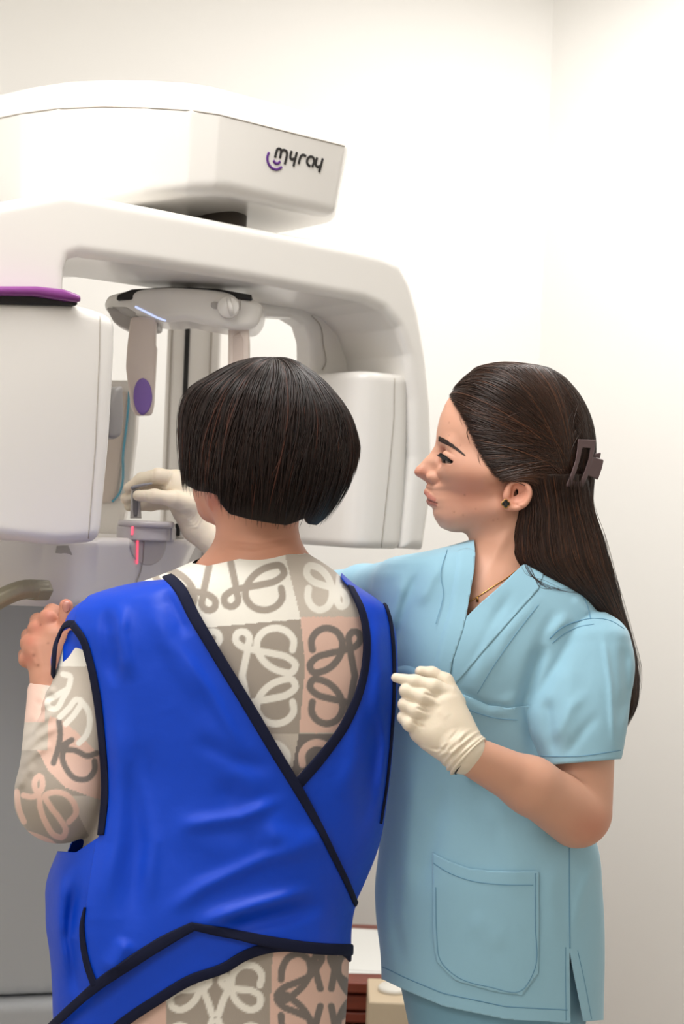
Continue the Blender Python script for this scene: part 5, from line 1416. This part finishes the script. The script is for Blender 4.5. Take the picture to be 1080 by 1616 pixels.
# long strands below the clip
n, k = 3600, 26
s = r.random(n); b0 = np.where(r.random(n) < .5, r.uniform(745, 800, n), r.uniform(770, 860, n)); b1 = np.where(s > .45, r.uniform(960, 1148, n), r.uniform(880, 960, n)+s*150)
tb = np.array(T_FALL)
t = np.linspace(0, 1, k)[None]
b = b0[:, None]+(b1-b0)[:, None]*t
L = np.interp(b, tb[:, 0], tb[:, 1]); R = np.interp(b, tb[:, 0], tb[:, 2]); c0 = np.interp(b, tb[:, 0], tb[:, 3]); D = np.interp(b, tb[:, 0], tb[:, 4])
x = (2*s[:, None]-1)*.985+.03*np.sin(t*5+r.uniform(0, 6, n)[:, None])
x = np.clip(x, -1, 1)
z = np.sqrt(np.clip(1-x*x, 0.0, 1))*np.where(r.random(n) < .85, 1, -1)[:, None]
rad = 1+r.uniform(-.05, .06, n)[:, None]
pth = np.stack([(L+R)/2+(R-L)/2*x*rad, b, c0+D*z*rad], -1)
nr = np.stack([x, 0*x, z], -1)
tone = r.random(n)[:, None]; colr = cH[0]*(1-tone)+cH[1]*tone; mm = (r.random(n) < .10)[:, None]; colr = np.where(mm, cH[2], colr)
strands_obj('long_strands', pth, r.uniform(.4, 1.05, n), M_hairN, hairN, colors=colr, normals=nr)
# stray hairs: over the shoulder, at the temple, along the back
stray = []
f_sh = lambda p: f_scrub(p)-2.0
for k_ in range(16):
    o = r.normal(0, 3, 2); pts = catmull(np.array([(826+o[0], 880), (838+o[0], 906), (856+o[1], 922+o[0]), (890+o[1]*2, 931+o[1]), (936, 930+o[1]*2)])[:r.integers(3, 6)], 16)
    p3, ok = cast(f_sh, pts); p3[:, 2] += r.uniform(.5, 3); stray.append(p3)
for k_ in range(0):
    o = r.normal(0, 2.5); pts = catmull([(776+o, 738), (770+o, 752), (775+o, 765), (786+o*.5, 769), (796, 766)], 16)
    p3, ok = cast(lambda p: f_head(p)-1.0, pts, chi=80); stray.append(p3)
for k_ in range(16):
    o = r.uniform(-4, 10); pts = catmull([(936+o*.2, 800, -80), (955+o*.5, 870, -90), (972+o, 930, -95), (992+o, 1000, -98), (1008+o*.8, 1060, -98), (1000+o, 1120, -98)], 16); stray.append(pts)
for k_ in range(6):
    b_ = r.uniform(640, 716); a_ = np.interp(b_, HL[2:9, 1], HL[2:9, 0]); pts = catmull([(a_+10, b_-10), (a_-1, b_+3+r.uniform(0, 4)), (a_+3, b_+18+r.uniform(0, 10))], 16)
    p3, ok = cast(lambda p: f_head(p)-.8, pts, chi=80); stray.append(p3)
stray = np.array(stray, float)
strands_obj('stray_strands', stray, np.full(len(stray), .22), M_hairN, hairN, colors=np.tile(cH[1], (len(stray), 1)), normals=np.tile([0, 0, 1.], (len(stray), 16, 1)))
# --- claw clip, ear stud, necklace
def zc(pts): return np.array([(870+x/10.8, 670+y/10.8) for x, y in pts], np.float32)
CO = zc([(462, 250), (768, 262), (752, 400), (722, 545), (690, 660), (640, 850), (545, 1085), (510, 1118), (265, 1052), (262, 1020), (340, 840), (415, 620), (445, 430)])
CI = zc([(535, 392), (670, 402), (638, 600), (572, 790), (497, 978), (370, 962), (436, 790), (497, 580)])
CT = zc([(700, 548), (760, 565), (888, 598), (896, 625), (870, 740), (805, 930), (785, 940), (640, 868), (600, 850), (660, 640)])
CB = zc([(725, 500), (840, 478), (852, 490), (835, 575), (730, 555)])
hp, _ = cast(lambda p: np.minimum(f_cap(p), f_fall(p)), np.array([[905, 735]]), chi=80); cz = float(hp[0, 2])
def clipfield(p):
    z = p[:, 2]-(cz+6)+(p[:, 0]-908)*1.0+((p[:, 1]-735)/60)**2*3
    q2 = p[:, :2].astype(np.float32)
    fr = np.maximum(polysdf(q2, CO), -polysdf(q2, CI))
    d = extrude(fr, z, -5, 5, 1.5)
    d = np.minimum(d, extrude(polysdf(q2, CT), z+.0*p[:, 0], -4, 4, 1.5))
    return np.minimum(d, extrude(polysdf(q2, CB), z, -26, -20, 1.5))
v, q = nets(clipfield, (885, 685, cz-80), (960, 785, cz+45), 1.2, flip=True)
mesh_obj('hair_clip', W3(v), q, M_clip, nur)['label'] = 'matt plum brown claw clip in the hair'
ep, ok = cast(f_nbody, np.array([[798.5, 795.]]), chi=90); ez = float(ep[0, 2]); print('ear stud', ep, ok)
M_gold = mat('gold', (205, 160, 90), rough=.25, metal=1.0); M_onyx = mat('black_onyx', (10, 9, 9), rough=.12)
def quatre(p, R, off): 
    d = None
    for a_, b_ in ((1, 0), (-1, 0), (0, 1), (0, -1)):
        s_ = np.sqrt((p[:, 0]-798.5-a_*off)**2+(p[:, 1]-795-b_*off)**2)-R; d = s_ if d is None else np.minimum(d, s_)
    return d
v, q = nets(lambda p: extrude(quatre(p, 4.0, 3.6), p[:, 2], ez-1, ez+2.2, .6), (785, 782, ez-4), (812, 808, ez+6), .6, flip=True); st = mesh_obj('ear_stud', W3(v), q, M_gold, nur)
v, q = nets(lambda p: extrude(quatre(p, 3.0, 3.4), p[:, 2], ez+1, ez+3.0, .5), (785, 782, ez-4), (812, 808, ez+6), .6, flip=True); mesh_obj('black_inlay', W3(v), q, M_onyx, st)
nk, ok = cast(f_nbody, catmull([(824, 893), (800, 912), (778, 926), (760, 938), (744, 948), (738, 952)], 60), chi=60)
v, f = sweep(W3(nk+np.array([0, 0, .8])), .0007, sides=6); nl = mesh_obj('necklace', v, f, M_gold, nur)
pp_, ok = cast(f_nbody, np.array([[754., 946.]]), chi=60); cpt = W3(pp_[0]+np.array([0, 0, 1.]))
v, f = sweep(np.array([cpt+[0, 0, .003], cpt-[0, 0, .003]]), [.001, .0022], sides=8); mesh_obj('pendant', v, f, M_gold, nl)
